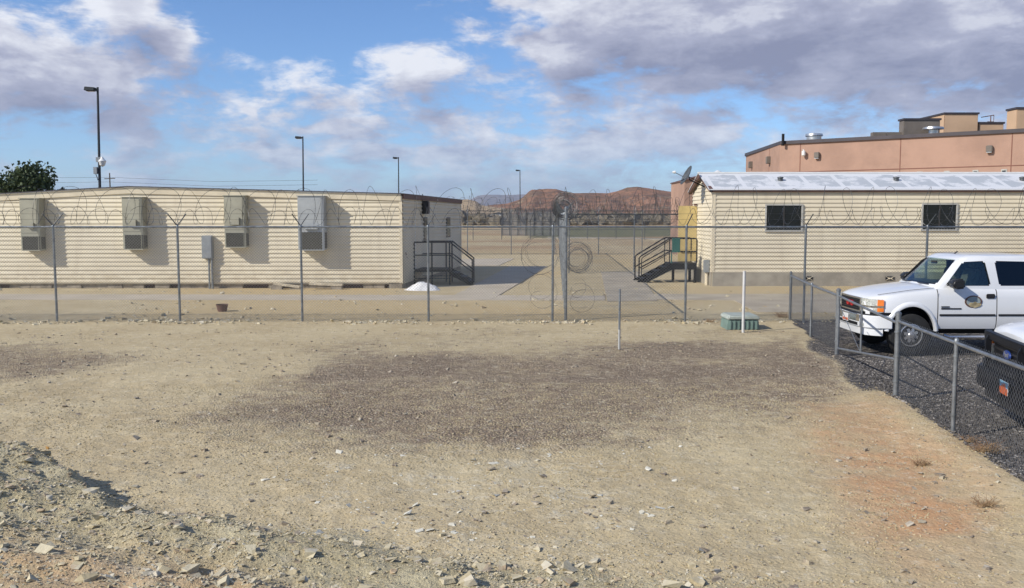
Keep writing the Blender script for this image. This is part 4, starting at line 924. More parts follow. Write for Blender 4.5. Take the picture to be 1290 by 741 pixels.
# utility box, pipe and conduit on the end wall
box('junction_box', (cR.x-.22,YR+.25,.50),(cR.x-.03,YR+.55,.98), M['elec'], rb_, bev=.01)
for dy, r_ in ((.32,.03),(.46,.05)): MB().tube([(cR.x-.12,YR+dy,0),(cR.x-.12,YR+dy,.5)], r_, 8).build('conduit', M['trim'], rb_)
# open ochre door, hinged on the end wall and standing square to it
YD = G(884,355).y; zl = A(870,331.6,YD).z
a, b = A(855,259.5,YD+.55), A(886.8,329,YD+.55)
dd = box('door', (a.x,YD+.55,zl+.04),(cR.x-.03,YD+.60,a.z), M['yellow'], rb_, bev=.005)
box('kick_plate', (a.x+.02,YD+.543,zl+.06),(cR.x-.06,YD+.549,zl+.20), M['yellow'], dd); box('push_bar', (a.x+.08,YD+.50,zl+.42),(cR.x-.12,YD+.545,zl+.50), M['yellow'], dd, bev=.01)
box('door_closer', (cR.x-.16,YD+.50,a.z+.01),(cR.x-.04,YD+.60,a.z+.09), M['fascia'], dd)
# satellite dish on the gable
t = thing('satellite_dish', 'dark satellite dish on an arm at the gable end of the right building', 'satellite dish', (cR.x-.2,YRr-.6,zev))
c = A(866.5,222,YRr-.6); ax = Vector((-.80,-.10,.42)).normalized(); uu = ax.cross(Vector((0,1,0))).normalized(); ww = ax.cross(uu); vs = []; rings, sg = 6, 24
for thick in (0, -.012):
    for i in range(rings+1):
        r_ = .36*i/rings
        for k in range(sg): a_ = 2*PI*k/sg; vs.append(c + ax*(.35*r_*r_*2+thick) + uu*(r_*1.15*math.cos(a_)) + ww*(r_*math.sin(a_)))
o_ = (rings+1)*sg; fs = [(i*sg+k, i*sg+(k+1)%sg, (i+1)*sg+(k+1)%sg, (i+1)*sg+k) for i in range(rings) for k in range(sg)]; fs += [tuple(o_+q for q in reversed(f_)) for f_ in fs] + [(rings*sg+k, o_+rings*sg+k, o_+rings*sg+(k+1)%sg, rings*sg+(k+1)%sg) for k in range(sg)]
MB().add(vs, fs).build('dish', M['galv_dark'], t, sm=50)
tip = c+ax*.62+Vector((0,0,-.02)); tip = A(849.5,217,c.y); MB().tube([c-uu*.0+Vector((-.02,0,-.10)), tip], .014, 6).build('feed_arm', M['galv'], t); MB().lathe([(.035,-.07),(.055,0),(.055,.04),(.02,.06)], tip, 12, 'x').build('feed_horn', M['white'], t)
MB().tube([c-ax*.04, c-ax*.06+Vector((.03,0,-.12)), Vector((cR.x-.05,c.y,c.z-.42))], .024, 8).build('mast', M['black'], t); MB().tube([c-ax*.05, Vector((cR.x-.06,c.y+.3,c.z-.30))], .012, 6).build('strut', M['black'], t)
# black steel steps of the right building
YS2 = G(805,356.5).y; D = 1.25; pa = A(843.5,331.6,YS2); pb = A(887,331.6,YS2); pc = A(805,354,YS2); zp = pa.z; pb.x = min(pb.x, cR.x-.25)
t = thing('steps', 'black steel stairs with double handrails leading up to the ochre door', 'steps', (pc.x,YS2,0))
box('platform', (pa.x,YS2,zp-.26),(pb.x,YS2+D,zp), M['black'], t, bev=.005)
for k in range(4):
    x = pa.x-(pa.x-pc.x)*(k+.9)/4.2; box('tread', (x,YS2+.05,zp-zp/5*(k+1)-.04),(x+.30,YS2+D-.05,zp-zp/5*(k+1)), M['black'], t)
for yy in (YS2,YS2+D-.05): MB().prism([(pa.x+.1,zp-.005),(pc.x-.06,.06),(pc.x-.06,0),(pc.x+.30,0),(pa.x+.1,zp-.27)],1,yy,yy+.05).build('stringer', M['black'], t)
for x, yy in ((pb.x-.10,YS2+.03),(pb.x-.10,YS2+D-.13),(pa.x+.3,YS2+D-.13)): box('leg', (x,yy,-.02),(x+.10,yy+.10,zp-.262), M['black'], t)
for yy in (YS2+.03,YS2+D-.03):
    mb = MB(); z1 = zp+.98; z2 = zp+.46
    mb.tube([(pb.x,yy,zp),(pb.x,yy,z1-.06),(pb.x-.06,yy,z1),(pa.x,yy,z1),(pc.x+.08,yy,1.08),(pc.x,yy,1.0),(pc.x,yy,.0)], .029, 8); mb.tube([(pb.x,yy,z2),(pa.x,yy,z2),(pc.x,yy,.58)], .025, 8); mb.tube([(pa.x,yy,zp),(pa.x,yy,z1)], .02, 8); mb.build('railing', M['black'], t)
    if yy < YS2+.5:
        mb = MB(); mb.tube([(pa.x+.1,yy-.06,z1-.06),(pa.x,yy-.06,z1-.06),(pc.x+.14,yy-.06,1.02),(pc.x+.09,yy-.06,.95),(pc.x+.09,yy-.06,.05)], .018, 8); mb.tube([(pa.x,yy-.06,z2-.06),(pc.x+.09,yy-.06,.54)], .015, 8); mb.build('handrail', M['black'], t)
a, b = A(847,300.5,YS2-.1), A(856,318,YS2-.1); gb_ = thing('green_bin', 'small dark green box hung on the railing of the right stairs', 'bin', (a.x,YS2-.2,b.z))
box('box', (a.x,YS2-.26,b.z),(b.x,YS2-.03,a.z-.02), M['green'], gb_, bev=.015); box('lid', (a.x-.01,YS2-.27,a.z-.018),(b.x+.01,YS2-.03,a.z+.02), M['green'], gb_, bev=.008)
MB().tube([(a.x-.02,YS2-.08,zp),(a.x-.02,YS2-.08,b.z)], .025, 6).build('bracket', M['green'], gb_)
# ------------------------------------------------------------------ pink building behind
YP = 60; a, b = A(862.5,222,YP), A(884,222,YP); t = thing('pink_shed', 'narrow pink building showing between the dish and the right building', 'building', (a.x,YP,0))
zt_ = A(862.5,227.5,YP).z
MB().prism([(a.x,0),(a.x+1.3,0),(a.x+1.3,zt_+.33),(a.x,zt_-.05)],1,YP,YP+5).build('wall', M['pink'], t)
MB().prism([(a.x-.06,zt_-.06),(a.x+1.36,zt_+.35),(a.x+1.36,zt_+.42),(a.x-.06,zt_+.01)],1,YP-.1,YP+5.1).build('roof', M['fascia'], t)
# ------------------------------------------------------------------ pink masonry block on the right
ZT = 9.0; c0, c1, c2 = G(940,193.5,ZT), G(983,178,ZT), G(1290,162,ZT); e = (c2-c1); c3 = c1+e*1.45
pb_ = thing('masonry_building', 'large pink stucco building with dark roof edge behind the right building', 'building', (c1.x,c1.y,0))
back = Vector((8,40,0)); out = [c0, c1, c3, c3+Vector((6,30,0)), c0+Vector((12,24,0))]
MB().prism([(p.x,p.y) for p in out], 2, 0, ZT-.28).build('wall', M['pink'], pb_)
nF = Vector((e.y,-e.x,0)).normalized(); s0 = (c0-c1).normalized(); nS = Vector((-s0.y*-1,-s0.x,0)); nS = Vector((-(c1-c0).y, (c1-c0).x,0)).normalized()
if nS.y > 0: nS = -nS
if nS.x > 0: nS = -nS
capo = [c0+Vector((-.15,.0,0)), c1+Vector((-.05,-.18,0)), c3+Vector((0,-.18,0)), c3+Vector((6,30,0)), c0+Vector((12,24,0))]
MB().prism([(p.x,p.y) for p in capo], 2, ZT-.28, ZT).build('parapet_cap', M['capmetal'], pb_)
def wF(px, py): return W(px, py, (c1.x,c1.y), (c3.x,c3.y))
def wS(px, py): return W(px, py, (c0.x,c0.y), (c1.x,c1.y))
ef = e.normalized()
for px in (1008,1134,1274):
    p = wF(px, 200); mb = MB(); wallbox(mb, Vector((p.x,p.y,.2))-ef*.03, Vector((p.x,p.y,ZT-.3))+ef*.03, nF, .0, .02); mb.build('control_joint', M['pinkjoint'], pb_)
p = wS(969,205); mb = MB(); wallbox(mb, Vector((p.x,p.y,.2))-ef*.02, Vector((p.x,p.y,ZT-.3))+ef*.02, -nF if nF.y > 0 else nF, .0, .02); mb.build('control_joint', M['pinkjoint'], pb_)
p, q = wF(984, 217.4), wF(1289.9, 209.0); zj = (p.z+q.z)/2; mb = MB(); wallbox(mb, Vector((c1.x,c1.y,p.z-.03))+ef*.05, Vector((c3.x,c3.y,p.z+.03)), nF, .0, .025); mb.build('control_joint', M['pinkjoint'], pb_)
for px in (1045,1075,1107,1159,1193,1229,1265,1302):
    p = wF(px, 214); z1_ = wF(984,217.4).z-.25; mb = MB(); wallbox(mb, Vector((p.x,p.y,z1_))-ef*.2, Vector((p.x,p.y,z1_-1.6))+ef*.2, nF, .01, .05); f_ = mb.build('window', M['frame'], pb_)
    mb = MB(); wallbox(mb, Vector((p.x,p.y,z1_-.1))-ef*.12, Vector((p.x,p.y,z1_-1.5))+ef*.12, nF, .045, .06); mb.build('pane', M['glassdark'], f_)
for px, py, s_ in ((1030,196,.42),(1247,188,.44)):
    p = wF(px, py); mb = MB(); wallbox(mb, p-ef*s_*.5+Vector((0,0,.26)), p+ef*s_*.5-Vector((0,0,.22)), nF, .0, .32); f_ = mb.build('wall_lamp', M['hvacbrown'], pb_, bev=.04)
    mb = MB(); wallbox(mb, p-ef*s_*.4-Vector((0,0,.2)), p+ef*s_*.4-Vector((0,0,.27)), nF, .05, .28); mb.build('lamp_glass', M['silver'], f_)
for px, py in ((970,201.5),(947.5,207.5)):
    p = wS(px, py); mb = MB(); mb.box((p.x-.35,p.y-.3,p.z-.35),(p.x+.10,p.y+.2,p.z+.3)); mb.build('wall_lamp', M['hvacbrown'], pb_, bev=.04)
p = wF(1011.5,192); f_ = MB().lathe([(.05,.0),(.16,.12),(.16,.45),(.05,.5)], (p.x-.05,p.y-.35,p.z-.38), 12).build('camera', M['white'], pb_); MB().tube([(p.x,p.y,p.z+.2),(p.x-.05,p.y-.35,p.z+.15)], .05, 6).build('camera_arm', M['white'], f_)
def roofbox(name, x0, x1, y0, Y, dep, m, label=None, z0=ZT-.3, bev=.03, cap=None):
    a_, b_ = A(x0,y0,Y), A(x1,y0,Y); o = MB().box((a_.x,Y,z0),(b_.x,Y+dep,a_.z)).build(name, m, pb_, bev=bev)
    if cap: MB().box((a_.x-.08,Y-.08,a_.z+.002),(b_.x+.08,Y+dep+.08,a_.z+.16)).build('cap', cap, o)
    return o
roofbox('rooftop_unit', 1139,1184.5,151.5,78,1.0,M['hvacbrown'],cap=M['capmetal'])
roofbox('rooftop_unit', 1100,1117,166.5,78,.6,M['hvacbrown']); roofbox('rooftop_unit', 1117,1137,166.5,78.4,.6,M['hvacbrown'])
roofbox('penthouse', 1190,1232.5,144,84,6,M['tanstucco'],cap=M['capmetal']); roofbox('penthouse', 1233.5,1264.5,156,84.2,2,M['tanstucco'],cap=M['capmetal']); roofbox('penthouse', 1281,1420,137.5,76,1.5,M['tanstucco'],cap=M['capmetal'])
mb = MB(); a_, b_ = A(1169,147,90), A(1190,144,84); mb.add([(A(1171,150,90).x,90,ZT-.3),(b_.x-.02,84,ZT-.3),(b_.x-.02,84,b_.z),(A(1171,150,90).x,90,b_.z),(b_.x+3,90,ZT-.3),(b_.x+3,90,b_.z)],[(0,1,2,3),(1,4,5,2),(0,3,5,4),(3,2,5),(0,4,1)]); mb.build('penthouse', M['tanstucco'], pb_)
p = A(1025.5,171.5,80); MB().lathe([(.62,-1.2),(.62,.15),(.75,.2),(.72,.38),(.1,.45)], (p.x,80,p.z-.2), 20).build('roof_vent', M['silver'], pb_)
p = A(1172,163,77.5); MB().lathe([(.4,-1.2),(.4,-.1),(.85,-.05),(.8,.12),(.1,.22)], (p.x,77.0,p.z), 20).build('roof_vent', M['silver'], pb_)
p = A(986.5,174,78.5); MB().tube([(p.x,78.5,ZT-.4),(p.x,78.5,p.z+.35)], .12, 8).build('roof_pipe', M['black'], pb_)
p = A(1248,152,86); q = MB(); q.tube([(p.x,86,p.z-.7),(p.x,86,p.z+.4)], .05, 6); q.tube([(p.x-.9,86,p.z+.3),(p.x+.3,86,p.z+.5)], .04, 6); q.tube([(p.x+.28,86,p.z+.5),(p.x+.28,86,p.z-.1),(p.x-.3,86,p.z-.1)], .03, 6); q.build('mast', M['fascia'], pb_)
# ------------------------------------------------------------------ lamp posts
def lamp(px0, px, py, Y, label, d=1, big=False):
    b = A(px0, 300, Y); p = A(px, py, Y); tp = thing('lamp_post', label, 'lamp post', (b.x,Y,0), 'tall lamp posts'); h = p.z
    MB().tube([(b.x,Y,-.2),(p.x,Y,h)], .085, 10, r2=.055).build('pole', M['pole'], tp)
    MB().box((b.x-.22,Y-.22,-.2),(b.x+.22,Y+.22,.5)).build('footing', M['concrete'], tp, bev=.03)
    hd = MB(); hd.prism([(p.x-.66,h-.17),(p.x-.12,h-.20),(p.x-.12,h-.02),(p.x-.62,h+.02)],1,Y-.18,Y+.18); f_ = hd.build('lamp_head', M['pole'], tp, bev=.02)
    MB().box((p.x-.55,Y-.13,h-.215),(p.x-.2,Y+.13,h-.19)).build('lens', M['glassdark'], f_)
    MB().tube([(p.x-.14,Y,h-.1),(p.x,Y,h-.1)], .04, 6).build('arm', M['pole'], tp)
    return tp, b, p
tp, b, p = lamp(126.5,123,110,48,'tall dark lamp post with security camera rising behind the left building')
q = A(130,205,48); MB().tube([(A(126,205,48).x,48,q.z+.25),(q.x,47.9,q.z+.28)], .03, 6).build('camera_arm', M['white'], tp); MB().lathe([(.02,-.22),(.13,-.14),(.16,-.02),(.17,.0),(.20,.08),(.10,.18),(.06,.26)], (q.x,47.9,q.z), 16).build('camera', M['white'], tp)
q = A(121.5,215,48); MB().box((q.x-.10,47.85,q.z-.18),(q.x+.09,48.0,q.z+.18)).build('junction_box', M['elec'], tp, bev=.01)
MB().tube([(q.x,47.9,q.z-.18),(q.x+.1,47.9,q.z-.45),(b.x,47.95,q.z-.5)], .02, 6).build('cable', M['blackplastic'], tp)
q = A(125,202,48); MB().box((q.x-.12,47.86,q.z-.1),(q.x+.1,48.0,q.z+.15)).build('junction_box', M['elec'], tp, bev=.01)
lamp(382.5,381.5,172,80,'lamp post rising behind the right half of the long left building')
lamp(502.5,502,198,106,'lamp post standing behind the right corner of the left building')
lamp(655.5,655,214,138,'smallest and farthest lamp post, standing before the low hills')
p = A(138,218,190); t = thing('utility_pole', 'small distant utility pole just right of the lamp post with the camera', 'utility pole', (p.x,190,0)); MB().tube([(p.x,190,0),(p.x,190,p.z)], .17, 8, r2=.12).build('pole', M['bark'], t); MB().tube([(p.x-1.1,190,p.z-1.2),(p.x+1.1,190,p.z-1.1)], .08, 6).build('crossarm', M['bark'], t)
for k, (ya, yb_) in enumerate(((221.5,224.0),(228.5,229.8))):
    a, b = A(-120,ya-2,190), A(138,yb_-.5,190); c_ = A(400,yb_+3,190); tag(MB().tube([a, a.lerp(b,.5)-Vector((0,0,.5)), b, b.lerp(c_,.5)-Vector((0,0,.6)), c_], .022, 4).build('power_line', M['pole'], org=b), ('upper','lower')[k]+' thin distant power line over the roof at left', 'power line')
# ------------------------------------------------------------------ trees
def tree(px, py_top, wpx, Y, label, seed, n=5200):
    r = random.Random(seed); c = A(px, py_top, Y); hgt = c.z; rad = wpx/2*Y/F; t = thing('pine_tree', label, 'tree', (c.x,Y,0)); cen = []
    tr = MB(); tr.tube([(c.x,Y,-.2),(c.x+.1,Y,hgt*.35),(c.x,Y,hgt*.75)], .22, 10, r2=.07)
    for k in range(9):
        a_ = r.uniform(0,2*PI); z = hgt*r.uniform(.25,.7); tr.tube([(c.x,Y,z),(c.x+math.cos(a_)*rad*.7,Y+math.sin(a_)*rad*.7,z+hgt*.15)], .06, 6, r2=.02)
    tr.build('trunk', M['bark'], t)
    for k in range(26):
        a_ = r.uniform(0,2*PI); z = r.uniform(.22,.95); w_ = rad*(1.05-(z-.35)**2*1.8)*.75 if z > .35 else rad*.7; rr = w_*r.uniform(.2,1); cen.append((c.x+math.cos(a_)*rr, Y+math.sin(a_)*rr, hgt*z-.25, rad*r.uniform(.24,.42)))
    vs = []; fs = []
    for k in range(n):
        q = cen[k % len(cen)]; d = Vector((r.gauss(0,1),r.gauss(0,1),r.gauss(0,.8))); d = d.normalized()*q[3]*r.uniform(.45,1.08); pz = Vector(q[:3])+d
        u = Vector((r.gauss(0,1),r.gauss(0,1),r.gauss(0,1))).normalized(); v = u.cross(Vector((r.gauss(0,1),r.gauss(0,1),r.gauss(0,1)))).normalized(); s_ = r.uniform(.06,.14); i0 = len(vs)
        vs += [pz-u*s_, pz+v*s_*.6, pz+u*s_*1.2, pz-v*s_*.6]; fs.append((i0,i0+1,i0+2,i0+3))
    MB().add(vs, fs).build('crown', M['leaf'], t, sm=0)
tree(45,214,122,52,'dark green bushy tree above the roof at far left, the taller right one',3,17000); tree(-2,222,84,52.5,'dark green bushy tree cut by the left edge of the photo, the lower one',4,11000)
tree(78,232,30,54,'low dark green tree top just above the roof right of the bigger trees',6,3000)
# ------------------------------------------------------------------ far scrub, hills, mountains
def scrubland():
    r = np.random.default_rng(4); n = 9000; Y = 240*(1+r.random(n)**1.1*2.4); px = r.uniform(300, 1000, n); X = (px-CX)/F*Y; S = (.6+1.5*r.random(n)**3)*(1+Y/1200)
    return scatter_mesh('scrub', np.stack([X,Y,np.zeros(n)],1), S, M['scrub'], 1, .8, .5, 7, 0)
tag(link('scrub', scrubland()), kind='stuff')
dirtbank = MB()
for i, (x, y, Y, w_, h_, lab) in enumerate([(676,271,420,8,3.2,'larger white building speck in the scrub left of the fence corner'),(667,272,430,5,2.6,'small white building speck left of the larger one'),(690,270,500,7,3.0,'pale distant shed right of the white specks'),(628,271,520,9,3.2,'distant low white building near the end of the left building')]):
    p = A(x, y, Y); s_ = thing('distant_shed', lab, 'building', (p.x,Y,0)); MB().box((p.x-w_/2,Y,-.2),(p.x+w_/2,Y+6,h_)).build('wall', M['white'], s_); MB().prism([(p.x-w_/2-.4,h_),(p.x+w_/2+.4,h_),(p.x,h_+1.2)],1,Y-.3,Y+6.3).build('roof', M['galv_dark'], s_)
def hillmat(name, cols, sc, bumpd):
    m, t, b = nt(name); tc = N(t, 'ShaderNodeTexCoord'); mp = N(t, 'ShaderNodeMapping'); mp.inputs['Scale'].default_value = (1,1,3.5); L(t, tc.outputs['Object'], mp.inputs[0])
    n1 = N(t, 'ShaderNodeTexNoise', i_Scale=sc, i_Detail=8, i_Roughness=.65); L(t, mp.outputs[0], n1.inputs['Vector']); r = N(t, 'ShaderNodeValToRGB'); L(t, n1.outputs[0], r.inputs[0]); e = r.color_ramp.elements
    while len(e) < len(cols): e.new(.5)
    for i, c in enumerate(cols): e[i].position = .28+.44*i/(len(cols)-1); e[i].color = (*c,1)
    n2 = N(t, 'ShaderNodeTexNoise', i_Scale=sc*14, i_Detail=4); L(t, tc.outputs['Object'], n2.inputs['Vector'])
    L(t, MIXC(t, MATH(t, 'MULTIPLY', RAMP(t, n2.outputs[0], .50, .62), .55), r.outputs[0], (.10,.095,.06)), b.inputs['Base Color']); b.inputs['Roughness'].default_value = 1; b.inputs['Specular IOR Level'].default_value = .1
    bp = N(t, 'ShaderNodeBump', i_Strength=.8, i_Distance=bumpd); L(t, n1.outputs[0], bp.inputs['Height']); L(t, bp.outputs[0], b.inputs['Normal']); return m
M['hill'] = hillmat('red_hill', [(.23,.12,.078),(.30,.165,.105),(.16,.10,.07),(.37,.26,.17)], .03, 5)
M['tanhill'] = hillmat('tan_hill', [(.36,.27,.17),(.42,.32,.21),(.30,.22,.14)], .02, 2)
M['mount'] = hillmat('far_mountain', [(.22,.19,.16),(.28,.24,.20),(.18,.16,.14)], .0022, 40)
def ridge(name, prof, Y, depth, m, rough, seed, nx_=420, ny_=90, noi=1):
    """a real hill: skyline heights (photo px, py) raised at distance Y, flanks falling towards and away from the camera, gullied"""
    xs_ = np.linspace(prof[0][0], prof[-1][0], nx_); h_ = np.interp(xs_, [p[0] for p in prof], [p[1] for p in prof]); top = np.array([A(x, y, Y).z for x, y in zip(xs_, h_)]); X0 = np.array([A(x, 271, Y).x for x in xs_])
    v = np.linspace(-1, 1, ny_); XX, VV = np.meshgrid(X0, v); TT = np.meshgrid(top, v)[0]; YY = Y+VV*depth
    prof_ = np.clip(1-np.abs(VV), 0, 1)**.85; sc = 1/rough
    gul = np.abs(fbm(XX*sc*1.2+fbm(XX*sc,YY*sc,3,seed)*1.5, YY*sc*.45, 5, seed)-.5)*2
    Z = TT*prof_*(1-.42*noi*(1-gul)*np.clip(np.abs(VV)*3,0,1)) + (fbm(XX*sc*4, YY*sc*4, 4, seed+2)-.5)*TT.max()*.06*np.clip(np.abs(VV)*4+.15,0,1)
    Z = np.where(np.abs(VV) > .97, -2, Z)
    V = np.stack([XX,YY,Z],2).reshape(-1,3); i_ = (np.arange(ny_-1)[:,None]*nx_+np.arange(nx_-1)[None]).ravel(); Fc = np.stack([i_,i_+1,i_+1+nx_,i_+nx_],1)
    return tag(link(name, npmesh(name, V, Fc, m, True)), kind='structure')
ridge('hills', [(560,266),(600,262),(618,258),(640,256),(655,251),(662,245),(666,241),(670,238.5),(690,237.5),(700,237.6),(712,241),(722,243),(745,242.5),(765,243),(778,240),(790,235.5),(802,234.5),(818,237),(840,240.5),(860,242.5),(900,245),(980,252),(1080,262)], 900, 260, M['hill'], 45, 3)
ridge('hills', [(470,262),(520,258),(560,253),(577,251),(590,250.5),(600,253),(607,258),(630,261.5),(690,266)], 780, 120, M['tanhill'], 40, 7, 200, 50)
ridge('mountains', [(380,258),(440,254),(500,256),(560,254),(592,252),(602,246),(612,244.5),(640,244.8),(660,244),(680,246),(720,250),(800,252),(900,254),(1100,258)], 6500, 1500, M['mount'], 500, 11, 260, 50)
# ------------------------------------------------------------------ pickups (local axes: x forward, y left, z up; origin under the front axle)
DG = None
def boolean(me, cutters, mats):
    """subtract solid meshes from a mesh, keeping the cutters' materials"""
    o = bpy.data.objects.new('t', me); COL.objects.link(o); tmp = [o]
    for c in cutters:
        q = bpy.data.objects.new('c', c); COL.objects.link(q); tmp.append(q); md = o.modifiers.new('b', 'BOOLEAN'); md.operation = 'DIFFERENCE'; md.solver = 'EXACT'; md.object = q; md.material_mode = 'TRANSFER'
    bpy.context.view_layer.update(); dg = bpy.context.evaluated_depsgraph_get(); r = bpy.data.meshes.new_from_object(o.evaluated_get(dg))
    for q in tmp: bpy.data.objects.remove(q)
    return r
def loft(stations, ringf, capm):
    rings = [ringf(s) for s in stations]; k = len(rings[0]); mb = MB(); vs = [p for r_ in rings for p in r_]
    fs = [(i*k+j, i*k+(j+1)%k, (i+1)*k+(j+1)%k, (i+1)*k+j) for i in range(len(rings)-1) for j in range(k)]; fs += [tuple(range(k)), tuple(range(len(rings)*k-1,(len(rings)-1)*k-1,-1))]
    return mb.add(vs, fs)
def sym(half): return half + [(x, -y, z) for x, y, z in reversed(half) if abs(y) > 1e-6]
def interp(x, tab): return float(np.interp(x, [t[0] for t in tab], [t[1] for t in tab]))
def build_pickup(label, sp):
    V0 = thing('pickup_truck', label, 'pickup truck', (0,0,0))
    WB = sp['wb']; XB = -WB-1.25; paint = M['carwhite']; dark = M['carblack']; dz = sp.get('dz', 0)
    wtab = sp['w']; ztab = sp['zt']; zc = sp['crown']
    def ring(x):
        w = interp(x, wtab); zt = interp(x, ztab); zb_ = interp(x, [(-9,.48),(.25,.48),(.80,.54)])+dz; cr = interp(x, zc)
        half = [(x,0,zb_),(x,w-.16,zb_),(x,w-.045,zb_+.03),(x,w-.012,zb_+.12),(x,w,.76+dz),(x,w-.004,.90+dz*.7),(x,w-.018,zt-.20),(x,w-.045,zt-.08),(x,w-.085,zt-.025),(x,w-.15,zt),(x,w-.34,zt+cr*.50),(x,w*.34,zt+cr*.92),(x,0,zt+cr)]
        return sym(half)
    st = sorted(set([XB,XB+.04,XB+.3,-WB,-3.2,-2.85,-2.8,-2.2,-1.7,-1.2,-.8,-.55,-.45,-.3,-.1,.1,.22,.35,.48,.58,.66,.72,.76,.785,.80] + [-2.75]))
    bm_ = loft(st, ring, None).mesh('body', paint, sm=0)
    cut = []
    for xw in (0, -WB):
        for sd in (1,-1):
            c = MB(); prof = [(.465, .62*sd), (.465, 1.2*sd)]; n = 40; vs = []
            for r_, y in prof:
                for k in range(n): a_ = 2*PI*k/n; vs.append((xw+r_*math.cos(a_), y, .40+dz+r_*math.sin(a_)*1.17))
            c.add(vs, [(k,(k+1)%n,n+(k+1)%n,n+k) for k in range(n)]+[tuple(range(n)),tuple(range(2*n-1,n-1,-1))]); cut.append(c.mesh('cut', dark, sm=0))
            c = MB(); c.box((xw-.464,.62*sd,.1),(xw+.464,1.2*sd,.42+dz)); cut.append(c.mesh('cut', dark, sm=0))
    # bed opening
    c = MB(); c.box((XB+.08,-.80,.85+dz),(-2.90,.80,2.0)); cut.append(c.mesh('cut', dark, sm=0))
    bm_ = boolean(bm_, cut, None); smooth(bm_, 32); body = link('body', bm_, V0)
    # underframe so one cannot see under the body as hollow
    box('underframe', (XB+.2,-.5,.34+dz),(.8,.5,.50+dz), dark, V0)
    zB = sp['belt']; zR = sp['roof']; 
    # ---- cab shell with real window openings
    def cabrings(o, zlo, zhi):
        rows = []
        for z in [zlo, zlo+.10, zB+.25, zR-.16, zR-.06, zR-.015, zhi]:
            t = (z-zB)/(zR-zB); xf = sp['wx0']-(sp['wx0']-sp['wx1'])*min(1,max(t,-.1)); xr = -2.80+.16*max(t,0); y = sp['cy0']-(sp['cy0']-sp['cy1'])*max(t,0)
            sh = 0
            if z > zR-.07: sh = .05+.05*(z > zR-.05)
            if z >= zR-.001: sh = .26
            y -= sh*.55; xf -= sh*1.1; xr += sh*.7; xf -= o; xr += o; y -= o
            q = [(xf,0),(xf-.02,y*.5),(xf-.07,y*.82),(xf-.13,y*.96),(xf-.22,y),(-1.6,y),(xr+.12,y),(xr+.04,y-.05),(xr,y-.14),(xr,0)]
            rows.append([(a,b,z) for a,b in q] + [(a,-b,z) for a,b in reversed(q[1:-1])])
        k = len(rows[0]); vs = [p for r_ in rows for p in r_]
        fs = [(i*k+j,i*k+(j+1)%k,(i+1)*k+(j+1)%k,(i+1)*k+j) for i in range(len(rows)-1) for j in range(k)]+[tuple(range(k)),tuple(range(len(rows)*k-1,(len(rows)-1)*k-1,-1))]
        return MB().add(vs, fs)
    outer = cabrings(0, zB-.03, zR).mesh('cab', paint, sm=0)
    inner = cabrings(.06, zB-.2, zR-.045); inner = inner.mesh('cut', M['cloth'], sm=0)
    cs = [inner]; gl = []
    def yw(z): return sp['cy0']-(sp['cy0']-sp['cy1'])*(z-zB)/(zR-zB)
    for poly in sp['sidewin']:
        c = MB(); c.prism(poly, 1, -1.3, 1.3); cs.append(c.mesh('cut', M['blackplastic'], sm=0, bev=.03, seg=2))
    def xw_(z): return sp['wx0']-(sp['wx0']-sp['wx1'])*(z-zB)/(zR-zB)
    c = MB(); z0_, z1_ = zB+.055, zR-.10
    c.add([(xw_(z0_)-.35,-.80,z0_),(xw_(z0_)-.35,.80,z0_),(xw_(z1_)-.25,.66,z1_),(xw_(z1_)-.25,-.66,z1_),(xw_(z0_)+.3,-.80,z0_),(xw_(z0_)+.3,.80,z0_),(xw_(z1_)+.3,.66,z1_),(xw_(z1_)+.3,-.66,z1_)],[(0,1,2,3),(7,6,5,4),(0,4,5,1),(1,5,6,2),(2,6,7,3),(3,7,4,0)])
    cs.append(c.mesh('cut', M['blackplastic'], sm=0, bev=.03, seg=2))
    c = MB(); c.box((-3.0,-.6,zB+.12),(-2.5,.6,zR-.16)); cs.append(c.mesh('cut', M['blackplastic'], sm=0))
    cab = link('cab', boolean(outer, cs, None), V0); smooth(cab.data, 32)
    # glass
    for side in (1,-1):
        for k, poly in enumerate(sp['sidewin']):
            g = MB(); vs = [(x, side*(yw(z)-.028), z) for x, z in poly]; vs2 = [(x, side*(yw(z)-.034), z) for x, z in poly]; n = len(poly)
            g.add(vs+vs2, [tuple(range(n)), tuple(range(2*n-1,n-1,-1))]+[(i,(i+1)%n,n+(i+1)%n,n+i) for i in range(n)]); g.build('side_window', M['glass'] if k == 0 else M['glasstint'], V0, sm=0)
    g = MB(); vs = []
    for t in np.linspace(0,1,6):
        z = zB+.035+(zR-.085-zB-.035)*t; 
        for s_ in np.linspace(-1,1,9): yy = (.83-.15*t)*s_; vs.append((xw_(z)-.028-.10*abs(s_)**2.4, yy, z))
    g.add(vs, [(i*9+j,i*9+j+1,(i+1)*9+j+1,(i+1)*9+j) for i in range(5) for j in range(8)]); g.build('windshield', M['glass'], V0, sm=60)
    MB().box((-2.765,-.62,zB+.10),(-2.755,.62,zR-.15)).build('rear_window', M['glasstint'], V0)
    # interior
    box('dashboard', (sp['wx0']-.62,-.78,zB-.02),(sp['wx0']-.12,.78,zB+.07), M['blackplastic'], V0, bev=.02)
    box('parcel_floor', (-2.7,-.80,zB-.02),(sp['wx0']-.6,.80,zB+.012), M['cloth'], V0)
    for sy in (.40,-.40):
        for sx in (-1.42,-2.35):
            sb_ = MB(); sb_.prism([(sx-.02,zB-.02),(sx+.16,zB-.02),(sx+.04,zB+.34),(sx-.10,zB+.34)],1,sy-.24,sy+.24); s_ = sb_.build('seat', M['cloth'], V0, bev=.03, seg=3)
            hb = MB(); hb.prism([(sx-.10,zB+.36),(sx+.02,zB+.36),(sx-.02,zB+.52),(sx-.11,zB+.52)],1,sy-.13,sy+.13); hb.build('headrest', M['cloth'], s_, bev=.025, seg=3)
